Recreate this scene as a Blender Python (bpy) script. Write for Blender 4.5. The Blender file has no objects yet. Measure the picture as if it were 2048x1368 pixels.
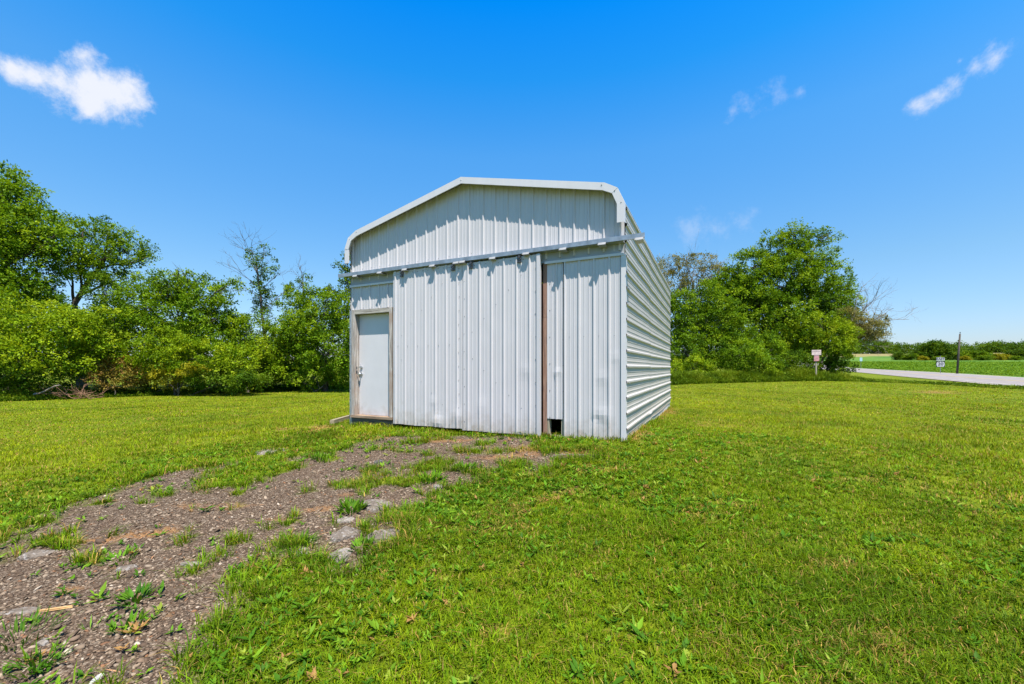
import bpy, math, random
import numpy as np
from mathutils import Vector

SC = bpy.context.scene
COL = SC.collection
random.seed(7)
R = np.random.default_rng(11)

# ------------------------------------------------------------------ camera
EYE = 1.15
cd = bpy.data.cameras.new('camera')
cam = bpy.data.objects.new('camera', cd)
COL.objects.link(cam)
cam.location = (0, 0, EYE)
cam.rotation_euler = (math.radians(90), 0, 0)
cd.sensor_width = 36
cd.lens = 36 * 830 / 2048
cd.shift_y = 51 / 2048
cd.clip_start = 0.05
cd.clip_end = 6000
SC.camera = cam

# ------------------------------------------------------------------ sun, sky, exposure
SUN = Vector((0.556, -1.378, 3.35)).normalized()
ld = bpy.data.lights.new('sun', 'SUN')
ld.energy = 5.0
ld.angle = math.radians(0.5)
ld.color = (1.0, 0.945, 0.865)
sun = bpy.data.objects.new('sun', ld)
COL.objects.link(sun)
sun.rotation_euler = SUN.to_track_quat('Z', 'Y').to_euler()
SC.view_settings.view_transform = 'Standard'
SC.view_settings.look = 'None'
SC.view_settings.gamma = 1
SC.view_settings.exposure = 1.08

W = bpy.data.worlds.new('World')
SC.world = W
W.use_nodes = True


class NT:
    """small helper to wire shader nodes"""
    def __init__(self, nt):
        self.t = nt
        nt.nodes.clear()

    def n(self, kind, **kw):
        nd = self.t.nodes.new(kind)
        for k, v in kw.items():
            if k.startswith('i_'):
                key = k[2:]
                key = int(key) if key.isdigit() else key.replace('_', ' ')
                s = nd.inputs[key]
                if hasattr(v, 'node'):
                    self.t.links.new(v, s)
                else:
                    s.default_value = v
            else:
                setattr(nd, k, v)
        return nd

    def m(self, op, a, b=None, c=None, clamp=False):
        nd = self.n('ShaderNodeMath', operation=op, use_clamp=clamp)
        for i, v in enumerate((a, b, c)):
            if v is None:
                continue
            if hasattr(v, 'node'):
                self.t.links.new(v, nd.inputs[i])
            else:
                nd.inputs[i].default_value = v
        return nd.outputs[0]

    def vm(self, op, a, b=None):
        nd = self.n('ShaderNodeVectorMath', operation=op)
        for i, v in enumerate((a, b)):
            if v is None:
                continue
            if hasattr(v, 'node'):
                self.t.links.new(v, nd.inputs[i])
            else:
                nd.inputs[i].default_value = v
        return nd.outputs['Value'] if op in ('DOT_PRODUCT', 'LENGTH') else nd.outputs[0]

    def ramp(self, fac, stops, interp='LINEAR'):
        nd = self.n('ShaderNodeValToRGB')
        nd.color_ramp.interpolation = interp
        el = nd.color_ramp.elements
        while len(el) < len(stops):
            el.new(0.5)
        for e, (p, c) in zip(el, stops):
            e.position = p
            e.color = (c[0], c[1], c[2], 1) if hasattr(c, '__len__') else (c, c, c, 1)
        self.t.links.new(fac, nd.inputs[0])
        return nd.outputs[0]

    def mix(self, fac, a, b, blend='MIX'):
        nd = self.n('ShaderNodeMix', data_type='RGBA', blend_type=blend)
        for s, v in ((nd.inputs[0], fac), (nd.inputs[6], a), (nd.inputs[7], b)):
            if hasattr(v, 'node'):
                self.t.links.new(v, s)
            elif hasattr(v, '__len__'):
                s.default_value = (v[0], v[1], v[2], 1)
            else:
                s.default_value = v
        return nd.outputs[2]

    def noise(self, vec, scale, detail=3, rough=0.5, dist=0.0):
        nd = self.n('ShaderNodeTexNoise', i_Scale=scale, i_Detail=detail, i_Roughness=rough, i_Distortion=dist)
        if vec is not None:
            self.t.links.new(vec, nd.inputs['Vector'])
        return nd.outputs[0]


def build_sky():
    t = NT(W.node_tree)
    sky = t.n('ShaderNodeTexSky', sky_type='NISHITA', sun_disc=False,
              sun_elevation=math.asin(SUN.z), sun_rotation=math.atan2(SUN.x, SUN.y))
    sky.air_density = 1.0
    sky.dust_density = 0.6
    sky.ozone_density = 2.0
    d = t.vm('NORMALIZE', t.n('ShaderNodeTexCoord').outputs['Generated'])
    sep = t.n('ShaderNodeSeparateXYZ', i_0=d)
    z = sep.outputs[2]
    # the photograph's deep blue: tint by height; unseen zenith darkened to weaken fill in shadows
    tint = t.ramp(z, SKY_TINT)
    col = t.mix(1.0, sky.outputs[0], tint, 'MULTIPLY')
    # clouds: soft noise shapes at their own bearings in the sky
    nz1 = t.noise(d, 11.0, 7, 0.62, 0.4)
    nz2 = t.noise(t.vm('ADD', d, (3.1, 1.7, 0.4)), 34.0, 6, 0.7)
    wob = t.m('ADD', t.m('MULTIPLY', t.m('SUBTRACT', nz1, 0.5), 4.6), t.m('MULTIPLY', t.m('SUBTRACT', nz2, 0.5), 3.2))
    for blobs_, dens, soft in CLOUDS:
        q = None
        for (px, py, rad) in blobs_:
            X, Z = (px - 1024) / 830, (735 - py) / 830
            c = Vector((X, 1, Z)).normalized()
            ra = rad / 830 / (1 + X * X + Z * Z) ** 0.8
            dd = t.m('DIVIDE', t.vm('LENGTH', t.vm('SUBTRACT', d, tuple(c))), ra)
            v = t.m('SUBTRACT', 1.0, dd)
            q = v if q is None else t.m('SMOOTH_MAX', q, v, 0.6)
        q = t.m('ADD', q, t.m('MULTIPLY', wob, soft))
        mr = t.n('ShaderNodeMapRange', interpolation_type='SMOOTHSTEP')
        W.node_tree.links.new(q, mr.inputs[0])
        mr.inputs[1].default_value = -0.15
        mr.inputs[2].default_value = 0.95 if dens > .9 else 2.1
        mr.inputs[3].default_value = 0.0
        mr.inputs[4].default_value = dens
        col = t.mix(mr.outputs[0], col, CLOUD_COL)
    bg = t.n('ShaderNodeBackground', i_Color=col, i_Strength=SKY_STRENGTH)
    out = t.n('ShaderNodeOutputWorld')
    W.node_tree.links.new(bg.outputs[0], out.inputs[0])


SKY_STRENGTH = 0.063
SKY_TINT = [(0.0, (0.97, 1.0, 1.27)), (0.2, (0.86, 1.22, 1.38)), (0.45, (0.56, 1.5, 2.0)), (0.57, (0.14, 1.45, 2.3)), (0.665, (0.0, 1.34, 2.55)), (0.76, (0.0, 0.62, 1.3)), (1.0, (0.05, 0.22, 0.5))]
CLOUD_COL = (6.5, 6.8, 7.6)
# blobs (px, py, radius), density, raggedness
CLOUDS = [([(70, 150, 60), (120, 165, 66), (180, 172, 72), (235, 190, 60), (165, 112, 40), (25, 140, 38), (262, 172, 36), (190, 208, 46)], 1.0, 0.50),
          ([(1990, 115, 34), (1950, 135, 30), (1905, 158, 32), (1872, 188, 32), (1838, 212, 30), (1920, 122, 16)], 0.85, 0.85),
          ([(1505, 213, 34), (1555, 192, 26), (1465, 222, 22), (1600, 185, 16)], 0.32, 1.0),
          ([(1385, 460, 34), (1430, 455, 30), (1490, 448, 22)], 0.28, 1.0)]
build_sky()


# ------------------------------------------------------------------ bookkeeping
def tag(o, label=None, cat=None, group=None, kind=None):
    if label: o['label'] = label
    if cat: o['category'] = cat
    if group: o['group'] = group
    if kind: o['kind'] = kind
    return o


def empty(name, loc=(0, 0, 0), rz=0.0):
    o = bpy.data.objects.new(name, None)
    o.empty_display_size = 0.2
    COL.objects.link(o)
    o.location = loc
    o.rotation_euler = (0, 0, rz)
    return o


def link_mesh(name, me, mats, parent=None):
    if not isinstance(mats, (list, tuple)):
        mats = [mats]
    for m in mats:
        me.materials.append(m)
    o = bpy.data.objects.new(name, me)
    COL.objects.link(o)
    if parent is not None:
        o.parent = parent
    return o


def mesh_arrays(name, verts, faces, mats, parent=None, colors=None, attrs=None, smooth=False, origin=None, matidx=None):
    """verts (N,3), faces (M,k) with one k -> ONE mesh object"""
    verts = np.asarray(verts, dtype=np.float32)
    faces = np.asarray(faces, dtype=np.int32)
    if origin is not None:
        verts = verts - np.asarray(origin, dtype=np.float32)
    me = bpy.data.meshes.new(name)
    k = faces.shape[1]
    me.vertices.add(len(verts))
    me.vertices.foreach_set('co', verts.ravel())
    me.loops.add(faces.size)
    me.loops.foreach_set('vertex_index', faces.ravel())
    me.polygons.add(len(faces))
    me.polygons.foreach_set('loop_start', np.arange(0, faces.size, k, dtype=np.int32))
    me.polygons.foreach_set('loop_total', np.full(len(faces), k, dtype=np.int32))
    if smooth:
        me.polygons.foreach_set('use_smooth', np.ones(len(faces), dtype=bool))
    if matidx is not None:
        me.polygons.foreach_set('material_index', np.asarray(matidx, dtype=np.int32))
    me.update(calc_edges=True)
    if colors is not None:
        ca = me.color_attributes.new('tone', 'FLOAT_COLOR', 'POINT')
        c4 = np.ones((len(verts), 4), dtype=np.float32)
        c4[:, :3] = colors
        ca.data.foreach_set('color', c4.ravel())
    if attrs:
        for nm, vals in attrs.items():
            a = me.attributes.new(nm, 'FLOAT', 'POINT')
            a.data.foreach_set('value', np.asarray(vals, dtype=np.float32))
    o = link_mesh(name, me, mats, parent)
    if origin is not None:
        o.location = origin
    return o


class MB:
    """collects boxes, prisms and tubes into ONE mesh"""
    def __init__(self):
        self.v = []; self.f = []; self.mi = []

    def add(self, vs, fs, mi=0):
        b = len(self.v)
        self.v += [tuple(x) for x in vs]
        self.f += [tuple(b + i for i in f) for f in fs]
        self.mi += [mi] * len(fs)
        return self

    def box(self, x0, x1, y0, y1, z0, z1, mi=0, jit=0.0):
        j = lambda: random.uniform(-jit, jit)
        vs = [(x + j(), y + j(), z + j()) for z in (z0, z1) for y in (y0, y1) for x in (x0, x1)]
        return self.add(vs, [(0, 2, 3, 1), (4, 5, 7, 6), (0, 1, 5, 4), (2, 6, 7, 3), (0, 4, 6, 2), (1, 3, 7, 5)], mi)

    def tube(self, pts, rad, n=6, mi=0, cap=True):
        pts = [Vector(p) for p in pts]
        if not hasattr(rad, '__len__'):
            rad = [rad] * len(pts)
        vs = []; fs = []
        t0 = (pts[1] - pts[0]).normalized()
        a = t0.orthogonal().normalized()
        for i, p in enumerate(pts):
            t = (pts[min(i + 1, len(pts) - 1)] - pts[max(i - 1, 0)]).normalized()
            a = (a - t * a.dot(t)).normalized()
            b = t.cross(a)
            for k in range(n):
                w = 2 * math.pi * k / n
                vs.append(p + (a * math.cos(w) + b * math.sin(w)) * rad[i])
        for i in range(len(pts) - 1):
            for k in range(n):
                k2 = (k + 1) % n
                fs.append((i * n + k, i * n + k2, (i + 1) * n + k2, (i + 1) * n + k))
        if cap:
            fs.append(tuple(range(n - 1, -1, -1)))
            fs.append(tuple((len(pts) - 1) * n + k for k in range(n)))
        return self.add(vs, fs, mi)

    def build(self, name, mats, parent=None, smooth=False, bevel=0.0):
        me = bpy.data.meshes.new(name)
        me.from_pydata(self.v, [], self.f)
        me.update()
        if self.mi and max(self.mi) > 0:
            me.polygons.foreach_set('material_index', np.array(self.mi, dtype=np.int32))
        if smooth:
            me.polygons.foreach_set('use_smooth', np.ones(len(me.polygons), dtype=bool))
        o = link_mesh(name, me, mats, parent)
        if bevel:
            bm = o.modifiers.new('bevel', 'BEVEL')
            bm.width = bevel; bm.segments = 1; bm.limit_method = 'ANGLE'
        return o


# ------------------------------------------------------------------ numpy noise
def vnoise(x, y, seed=0):
    x = np.asarray(x, dtype=np.float64); y = np.asarray(y, dtype=np.float64)
    xi = np.floor(x).astype(np.int64); yi = np.floor(y).astype(np.int64)
    fx = x - xi; fy = y - yi
    fx = fx * fx * (3 - 2 * fx); fy = fy * fy * (3 - 2 * fy)

    def h(a, b):
        n = (a * 374761393 + b * 668265263 + seed * 1442695041) & 0x7fffffff
        n = ((n ^ (n >> 13)) * 1274126177) & 0x7fffffff
        return ((n ^ (n >> 16)) & 0xffff) / 65535.0
    return (h(xi, yi) * (1 - fx) + h(xi + 1, yi) * fx) * (1 - fy) + (h(xi, yi + 1) * (1 - fx) + h(xi + 1, yi + 1) * fx) * fy


def fbm(x, y, seed=0, o=3):
    s = 0; a = 0.5; tot = 0
    for k in range(o):
        s = s + a * vnoise(x * 2 ** k, y * 2 ** k, seed + k); tot += a; a *= 0.5
    return s / tot


# ------------------------------------------------------------------ terrain height
CP = np.array([
    (0, 2, -.36), (-3, 3, -.37), (3, 3, -.36), (0, 4.2, -.22), (-3.25, 8.4, .01), (-.8, 7.2, .03), (1.64, 6.0, .07),
    (3.5, 8, -.02), (4.7, 11, -.03), (0., 14, -.02), (5, 5, -.15), (9, 9, -.1), (-5.5, 7, -.2), (-7, 5, -.33),
    (-24, 20, -.42), (-14, 22, -.40), (-9, 25, -.36), (-8, 12, -.25), (8, 20, .05), (22, 30, .17), (12, 30, .16), (19, 19, -.12), (16, 12, -.2),
    (32, 26, -.15), (47, 40, .05), (58, 54, .3), (55, 67, .5), (84, 103, .95), (0, -15, -.5), (-30, 0, -.6), (30, 0, -.4),
    (0, 60, .3), (-60, 60, -.3), (120, 200, 4.2), (200, 200, 4.5), (255, 200, 4.6), (250, 360, 13.), (420, 360, 14), (0, 360, 10), (-300, 360, 8),
    (1500, 1500, 20), (-1500, 1500, 12), (0, 1800, 16), (-1500, -600, 0), (1500, -600, 0), (0, -1500, 0)], dtype=np.float64)


def _kern(d2):
    # softened linear kernel: flat between points, no wild swings far out
    return np.sqrt(d2 + 0.6)


_P = CP[:, :2]
_K = _kern(((_P[:, None] - _P[None]) ** 2).sum(-1))
_n = len(CP)
_A = np.zeros((_n + 1, _n + 1)); _A[:_n, :_n] = _K; _A[:_n, _n] = 1; _A[_n, :_n] = 1
_Wt = np.linalg.solve(_A, np.r_[CP[:, 2], 0])


def hgt(x, y):
    x = np.asarray(x, dtype=np.float64); y = np.asarray(y, dtype=np.float64)
    s = np.full(np.broadcast(x, y).shape, _Wt[_n])
    for i in range(_n):
        s = s + _Wt[i] * np.sqrt((x - _P[i, 0]) ** 2 + (y - _P[i, 1]) ** 2 + 0.6)
    return s


def H(x, y):
    return float(hgt(x, y))


def G(px, py):
    """where the sight line of the photograph's pixel meets the ground"""
    rx = (px - 1024) / 830.; rz = (735 - py) / 830.
    ts = np.geomspace(1.0, 500, 1500)
    d = EYE + rz * ts - hgt(rx * ts, ts)
    k = np.argmax(d < 0)
    if d[k] >= 0:
        k = len(ts) - 1
    t0, t1 = ts[k - 1], ts[k]; d0, d1 = d[k - 1], d[k]
    t = t0 + (t1 - t0) * d0 / (d0 - d1) if d0 != d1 else t0
    return np.array([rx * t, t])


def at(px, py, D):
    """point at distance D along the view axis"""
    return np.array([(px - 1024) / 830. * D, D, EYE + (735 - py) / 830. * D])


# ------------------------------------------------------------------ materials
def new_mat(name):
    m = bpy.data.materials.new(name)
    m.use_nodes = True
    t = NT(m.node_tree)
    return m, t


def finish(t, shader):
    o = t.n('ShaderNodeOutputMaterial')
    t.t.links.new(shader, o.inputs[0])


def principled(t, color, rough=0.6, metallic=0.0, spec=0.5, normal=None):
    p = t.n('ShaderNodeBsdfPrincipled')
    for key, v in (('Base Color', color), ('Roughness', rough), ('Metallic', metallic), ('Specular IOR Level', spec)):
        if hasattr(v, 'node'):
            t.t.links.new(v, p.inputs[key])
        elif key == 'Base Color':
            p.inputs[key].default_value = (v[0], v[1], v[2], 1)
        else:
            p.inputs[key].default_value = v
    if normal is not None:
        t.t.links.new(normal, p.inputs['Normal'])
    return p.outputs[0]


def bump(t, h, strength=0.3, dist=0.01):
    b = t.n('ShaderNodeBump', i_Strength=strength, i_Distance=dist)
    t.t.links.new(h, b.inputs['Height'])
    return b.outputs[0]


def obj_co(t):
    return t.n('ShaderNodeTexCoord').outputs['Object']


def scaled(t, vec, s):
    mp = t.n('ShaderNodeMapping')
    t.t.links.new(vec, mp.inputs[0])
    mp.inputs['Scale'].default_value = s
    return mp.outputs[0]


def mat_leaf(name, trans=0.35, rough=0.45, gain=1.0):
    m, t = new_mat(name)
    a = t.n('ShaderNodeAttribute', attribute_name='tone').outputs[0]
    if gain != 1.0:
        a = t.mix(1.0, a, (gain, gain, gain), 'MULTIPLY')
    p = principled(t, a, rough, spec=0.06)
    tr = t.n('ShaderNodeBsdfTranslucent')
    t.t.links.new(t.mix(1.0, a, (1.35, 1.25, 0.5), 'MULTIPLY'), tr.inputs[0])
    mx = t.n('ShaderNodeMixShader', i_0=trans)
    t.t.links.new(p, mx.inputs[1]); t.t.links.new(tr.outputs[0], mx.inputs[2])
    finish(t, mx.outputs[0])
    return m


def mat_tone(name, rough=0.85):
    m, t = new_mat(name)
    a = t.n('ShaderNodeAttribute', attribute_name='tone').outputs[0]
    finish(t, principled(t, a, rough, spec=0.3))
    return m


def mat_simple(name, col, rough=0.6, metallic=0.0, nscale=12, var=0.25, bmp=0.15):
    m, t = new_mat(name)
    c = obj_co(t)
    n = t.noise(c, nscale, 5, 0.6)
    k = t.ramp(n, [(0.3, 1 - var), (0.7, 1 + var * 0.5)])
    colr = t.mix(1.0, col, k, 'MULTIPLY')
    finish(t, principled(t, colr, rough, metallic, normal=bump(t, t.noise(c, nscale * 4, 4), bmp, 0.004)))
    return m


def mat_painted_steel(name, base, low_grime=True, streak=(14, 14, 0.6), rough=0.42):
    m, t = new_mat(name)
    c = obj_co(t)
    s1 = t.noise(scaled(t, c, streak), 1.0, 4, 0.6)
    s2 = t.noise(c, 2.2, 4, 0.6)
    k = t.m('MULTIPLY', t.ramp(s1, [(0.25, 0.94), (0.65, 1.0)]), t.ramp(s2, [(0.3, 0.97), (0.7, 1.0)]))
    col = t.mix(1.0, base, k, 'MULTIPLY')
    # scuffs
    s3 = t.noise(scaled(t, c, (30, 30, 9)), 1.0, 6, 0.7)
    col = t.mix(t.ramp(s3, [(0.70, 0.0), (0.80, 0.3)]), col, (0.36, 0.35, 0.35))
    if low_grime:
        z = t.n('ShaderNodeSeparateXYZ', i_0=c).outputs[2]
        g = t.m('ADD', z, t.m('MULTIPLY', t.m('SUBTRACT', t.noise(c, 7, 5, 0.65), 0.5), 0.9))
        gm = t.ramp(g, [(0.02, 0.65), (0.16, 0.30), (0.42, 0.0)])
        col = t.mix(gm, col, (0.28, 0.22, 0.16))
    finish(t, principled(t, col, rough, normal=bump(t, s2, 0.05, 0.02)))
    return m


def mat_wood(name, dark, light, red=None, along='z'):
    m, t = new_mat(name)
    c = obj_co(t)
    sc = {'z': (45, 45, 2.5), 'x': (2.5, 45, 45), 'y': (45, 2.5, 45)}[along]
    g = t.noise(scaled(t, c, sc), 1.0, 6, 0.65, 0.4)
    col = t.mix(t.ramp(g, [(0.35, 0.0), (0.62, 1.0)]), dark, light)
    if red:
        col = t.mix(t.ramp(t.noise(c, 3.5, 4), [(0.45, 0.0), (0.6, 0.8)]), col, red)
    finish(t, principled(t, col, 0.85, normal=bump(t, g, 0.5, 0.004)))
    return m


M = {}
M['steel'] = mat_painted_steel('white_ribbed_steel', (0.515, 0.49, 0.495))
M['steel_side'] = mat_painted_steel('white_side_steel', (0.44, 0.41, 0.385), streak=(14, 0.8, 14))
M['steel_gable'] = mat_painted_steel('white_gable_steel', (0.505, 0.48, 0.485), low_grime=False)
M['trim'] = mat_painted_steel('white_trim', (0.57, 0.545, 0.55), low_grime=False, rough=0.38)
M['band'] = mat_painted_steel('flat_band', (0.30, 0.31, 0.33), low_grime=False)
M['bracket'] = mat_simple('bracket', (.36, .35, .35), .5)
M['galv'] = mat_simple('galvanised_rail', (0.33, 0.36, 0.40), 0.42, 0.55, 9, 0.3)
M['dark_metal'] = mat_simple('dark_metal', (0.10, 0.10, 0.105), 0.5, 0.6, 30, 0.4)
M['chrome'] = mat_simple('dull_chrome', (0.62, 0.62, 0.62), 0.28, 0.9, 30, 0.3, 0.05)
M['screw'] = mat_simple('screw', (0.16, 0.16, 0.17), 0.5, 0.4, 80, 0.4)
M['door'] = mat_painted_steel('door_paint', (0.56, 0.54, 0.545), streak=(3, 3, 3))
M['jamb'] = mat_wood('weathered_jamb', (0.13, 0.105, 0.09), (0.48, 0.43, 0.38), (0.30, 0.22, 0.17))
M['jamb_head'] = mat_wood('weathered_head', (0.13, 0.11, 0.09), (0.44, 0.40, 0.34), None, 'x')
M['sill'] = mat_wood('brown_sill', (0.13, 0.075, 0.045), (0.34, 0.24, 0.16), None, 'x')
M['brown_board'] = mat_wood('brown_board', (0.13, 0.07, 0.05), (0.34, 0.20, 0.14), (0.24, 0.13, 0.09))
M['post_wood'] = mat_wood('post_wood', (0.18, 0.15, 0.10), (0.38, 0.34, 0.25))
M['dark_wood'] = mat_wood('dark_wood', (0.05, 0.04, 0.03), (0.12, 0.10, 0.08), None, 'x')
M['lumber'] = mat_wood('pale_lumber', (0.17, 0.135, 0.08), (0.32, 0.27, 0.17), None, 'x')
M['footing'] = mat_simple('pale_footing', (0.50, 0.49, 0.46), 0.9, 0, 14, 0.5, 0.5)
M['leaf'] = mat_leaf('tree_leaf', gain=1.2)
M['grass'] = mat_leaf('grass_blade', 0.30, 0.5)
M['bark'] = mat_simple('bark', (0.085, 0.068, 0.052), 0.9, 0, 9, 0.5, 0.6)
M['bark_pale'] = mat_simple('pale_bark', (0.20, 0.17, 0.14), 0.9, 0, 9, 0.4, 0.4)
M['pebble'] = mat_tone('pebble')
M['pole_wood'] = mat_wood('pole_wood', (0.03, 0.025, 0.02), (0.085, 0.07, 0.055))


# ------------------------------------------------------------------ ground masks
def pip(x, y, poly):
    ins = np.zeros(x.shape, bool)
    dist = np.full(x.shape, 1e9)
    n = len(poly)
    for i in range(n):
        x0, y0 = poly[i]; x1, y1 = poly[(i + 1) % n]
        c = ((y0 > y) != (y1 > y)) & (x < (x1 - x0) * (y - y0) / (y1 - y0 + 1e-12) + x0)
        ins ^= c
        dx, dy = x1 - x0, y1 - y0
        u = np.clip(((x - x0) * dx + (y - y0) * dy) / (dx * dx + dy * dy + 1e-12), 0, 1)
        dist = np.minimum(dist, np.hypot(x - x0 - u * dx, y - y0 - u * dy))
    return np.where(ins, dist, -dist)


DRIVE_PX = [(-420, 1290), (-150, 1160), (0, 1108), (60, 1068), (120, 1030), (230, 985), (330, 950), (420, 935), (475, 922), (440, 945), (375, 968),
            (400, 987), (470, 972), (550, 952), (590, 925), (650, 905), (740, 880), (800, 866), (860, 866), (930, 872), (1000, 872),
            (1060, 884), (1120, 900), (1200, 908), (1130, 922), (1090, 938), (1010, 925), (970, 960), (900, 988), (860, 1003), (800, 1030),
            (840, 1045), (800, 1080), (740, 1092), (700, 1130), (620, 1115), (560, 1105), (510, 1120), (450, 1150), (510, 1190),
            (480, 1230), (420, 1240), (400, 1285), (350, 1310), (380, 1370), (360, 1500), (-420, 1560)]
DRIVE = [tuple(G(*p)) for p in DRIVE_PX]
# green tongues and tufts growing over the gravel: px, py, rx, ry on the picture, strength
GREEN = [(820, 905, 40, 6, .7), (760, 900, 40, 6, .6), (900, 925, 50, 7, .8), (1040, 925, 50, 9, .8), (960, 890, 40, 6, .7), (1110, 940, 50, 8, .8), (870, 990, 40, 7, .7), (620, 985, 30, 6, .5), (540, 1050, 30, 7, .5), (470, 960, 100, 14, 1.), (560, 935, 90, 16, 1.), (640, 912, 50, 10, .9), (800, 962, 90, 14, .95), (880, 932, 60, 14, .85), (1000, 945, 80, 20, .95), (930, 905, 60, 8, .7),
         (840, 1022, 70, 9, .9), (700, 1012, 26, 9, .9), (120, 1080, 70, 18, .9), (600, 1085, 36, 14, .9),
         (1060, 900, 50, 10, .9), (840, 885, 40, 6, .6), (480, 1080, 40, 14, .6), (700, 970, 50, 10, .7),
         (780, 868, 90, 7, .95), (520, 1150, 80, 24, .9), (330, 990, 36, 9, .8), (880, 868, 80, 6, .8), (1000, 905, 50, 8, .6), (960, 975, 60, 10, .9), (1150, 925, 60, 10, .9),
         (640, 1130, 50, 12, .9), (740, 940, 40, 6, .5), (900, 1010, 60, 9, .8)]
# straw coloured dead patches
DEAD = [(1330, 822, 30, 8, .9), (1270, 880, 30, 10, .9), (1000, 915, 60, 8, .8), (1090, 1000, 50, 8, .5), (900, 880, 60, 6, .7), (330, 1060, 60, 10, .8), (560, 1130, 40, 8, .5), (1150, 980, 60, 10, .45), (640, 1020, 40, 6, .6), (450, 1010, 40, 6, .5), (720, 1140, 40, 8, .6), (980, 1060, 60, 12, .3), (860, 1150, 60, 12, .35), (1500, 1010, 90, 10, .3), (1180, 1150, 60, 10, .3), (1650, 1130, 70, 12, .3), (1000, 1260, 50, 12, .4), (640, 860, 60, 7, .8), (200, 1082, 55, 13, 1.), (290, 1068, 50, 9, .9), (140, 1180, 45, 9, .7), (1275, 1262, 36, 13, 1.), (590, 858, 60, 7, .8), (1180, 940, 60, 12, .5),
        (1160, 905, 70, 10, .8), (1290, 870, 40, 14, .7), (690, 990, 20, 5, .6), (560, 1035, 30, 6, .6), (330, 1230, 20, 6, .5), (1310, 830, 30, 12, .7),
        (1840, 783, 60, 3, .9), (500, 1010, 30, 5, .5), (380, 1010, 60, 5, .4), (1050, 905, 60, 14, .6), (660, 1110, 40, 8, .6), (510, 1135, 26, 8, .6), (730, 875, 60, 6, .5),
        (1290, 990, 30, 6, .4), (1480, 1270, 14, 6, .5), (1700, 960, 120, 8, .25), (1450, 850, 120, 8, .2), (780, 1130, 30, 8, .4), (220, 1135, 40, 6, .4)]


def blobs(x, y, lst, seed):
    s = np.zeros(x.shape)
    nx = (fbm(x * 4.1, y * 4.1, seed, 4) - .5) * 1.7 - .18
    for (px, py, rx, ry, w) in lst:
        c = G(px, py)
        ax = abs(G(px + rx, py)[0] - G(px - rx, py)[0]) / 2
        ay = abs(G(px, py - ry)[1] - G(px, py + ry)[1]) / 2
        tx = c[0] / c[1]
        dx = (x - c[0]) - tx * (y - c[1])
        q = 1 - np.sqrt((dx / ax) ** 2 + ((y - c[1]) / ay) ** 2) + nx
        s = np.maximum(s, np.clip(q * 1.8, 0, 1) * w)
    return s


def masks(x, y):
    """gravel 0..1, dead 0..1"""
    x = np.asarray(x, float); y = np.asarray(y, float)
    g = np.zeros(x.shape); dd = np.zeros(x.shape)
    near = (np.abs(x + 1) < 9) & (y > 0.2) & (y < 11)
    xs, ys = x[near], y[near]
    sd = pip(xs, ys, DRIVE) + (fbm(xs * 2.6, ys * 2.6, 5, 5) - .5) * .65 + .04
    gg = np.clip(sd / .34 + .5, 0, 1)
    gr = blobs(xs, ys, GREEN, 31)
    gg = gg * (1 - .93 * np.clip(gr * 1.2, 0, 1))
    gg = gg * (1 - .9 * np.clip((fbm(xs * 4.3, ys * 4.3, 147, 4) - .68) * 9, 0, 1))
    g[near] = gg
    wide = (y > 0) & (y < 60)
    dd[wide] = blobs(x[wide], y[wide], DEAD, 77)
    return g, dd


# road: near edge line and direction
RA = G(2048, 775); RB = G(1705, 743)
RD = (RB - RA) / np.linalg.norm(RB - RA)
RN = np.array([RD[1], -RD[0]])
if RN[0] < 0: RN = -RN
_fe = G(2048, 757)
RWID = float(np.clip((_fe - RA) @ RN, 6.0, 9.5))
print('road', RA, RB, RWID)


def road_d(x, y):
    return (x - RA[0]) * RN[0] + (y - RA[1]) * RN[1]


# ------------------------------------------------------------------ ground mesh
def axis(a, b, step, lo, hi, gr=1.13):
    v = list(np.arange(a, b + 1e-6, step))
    s = step; p = b
    while p < hi:
        s *= gr; p += min(s, 60); v.append(p)
    s = step; p = a; w = []
    while p > lo:
        s *= gr; p -= min(s, 60); w.append(p)
    return np.array(w[::-1] + v)


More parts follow.
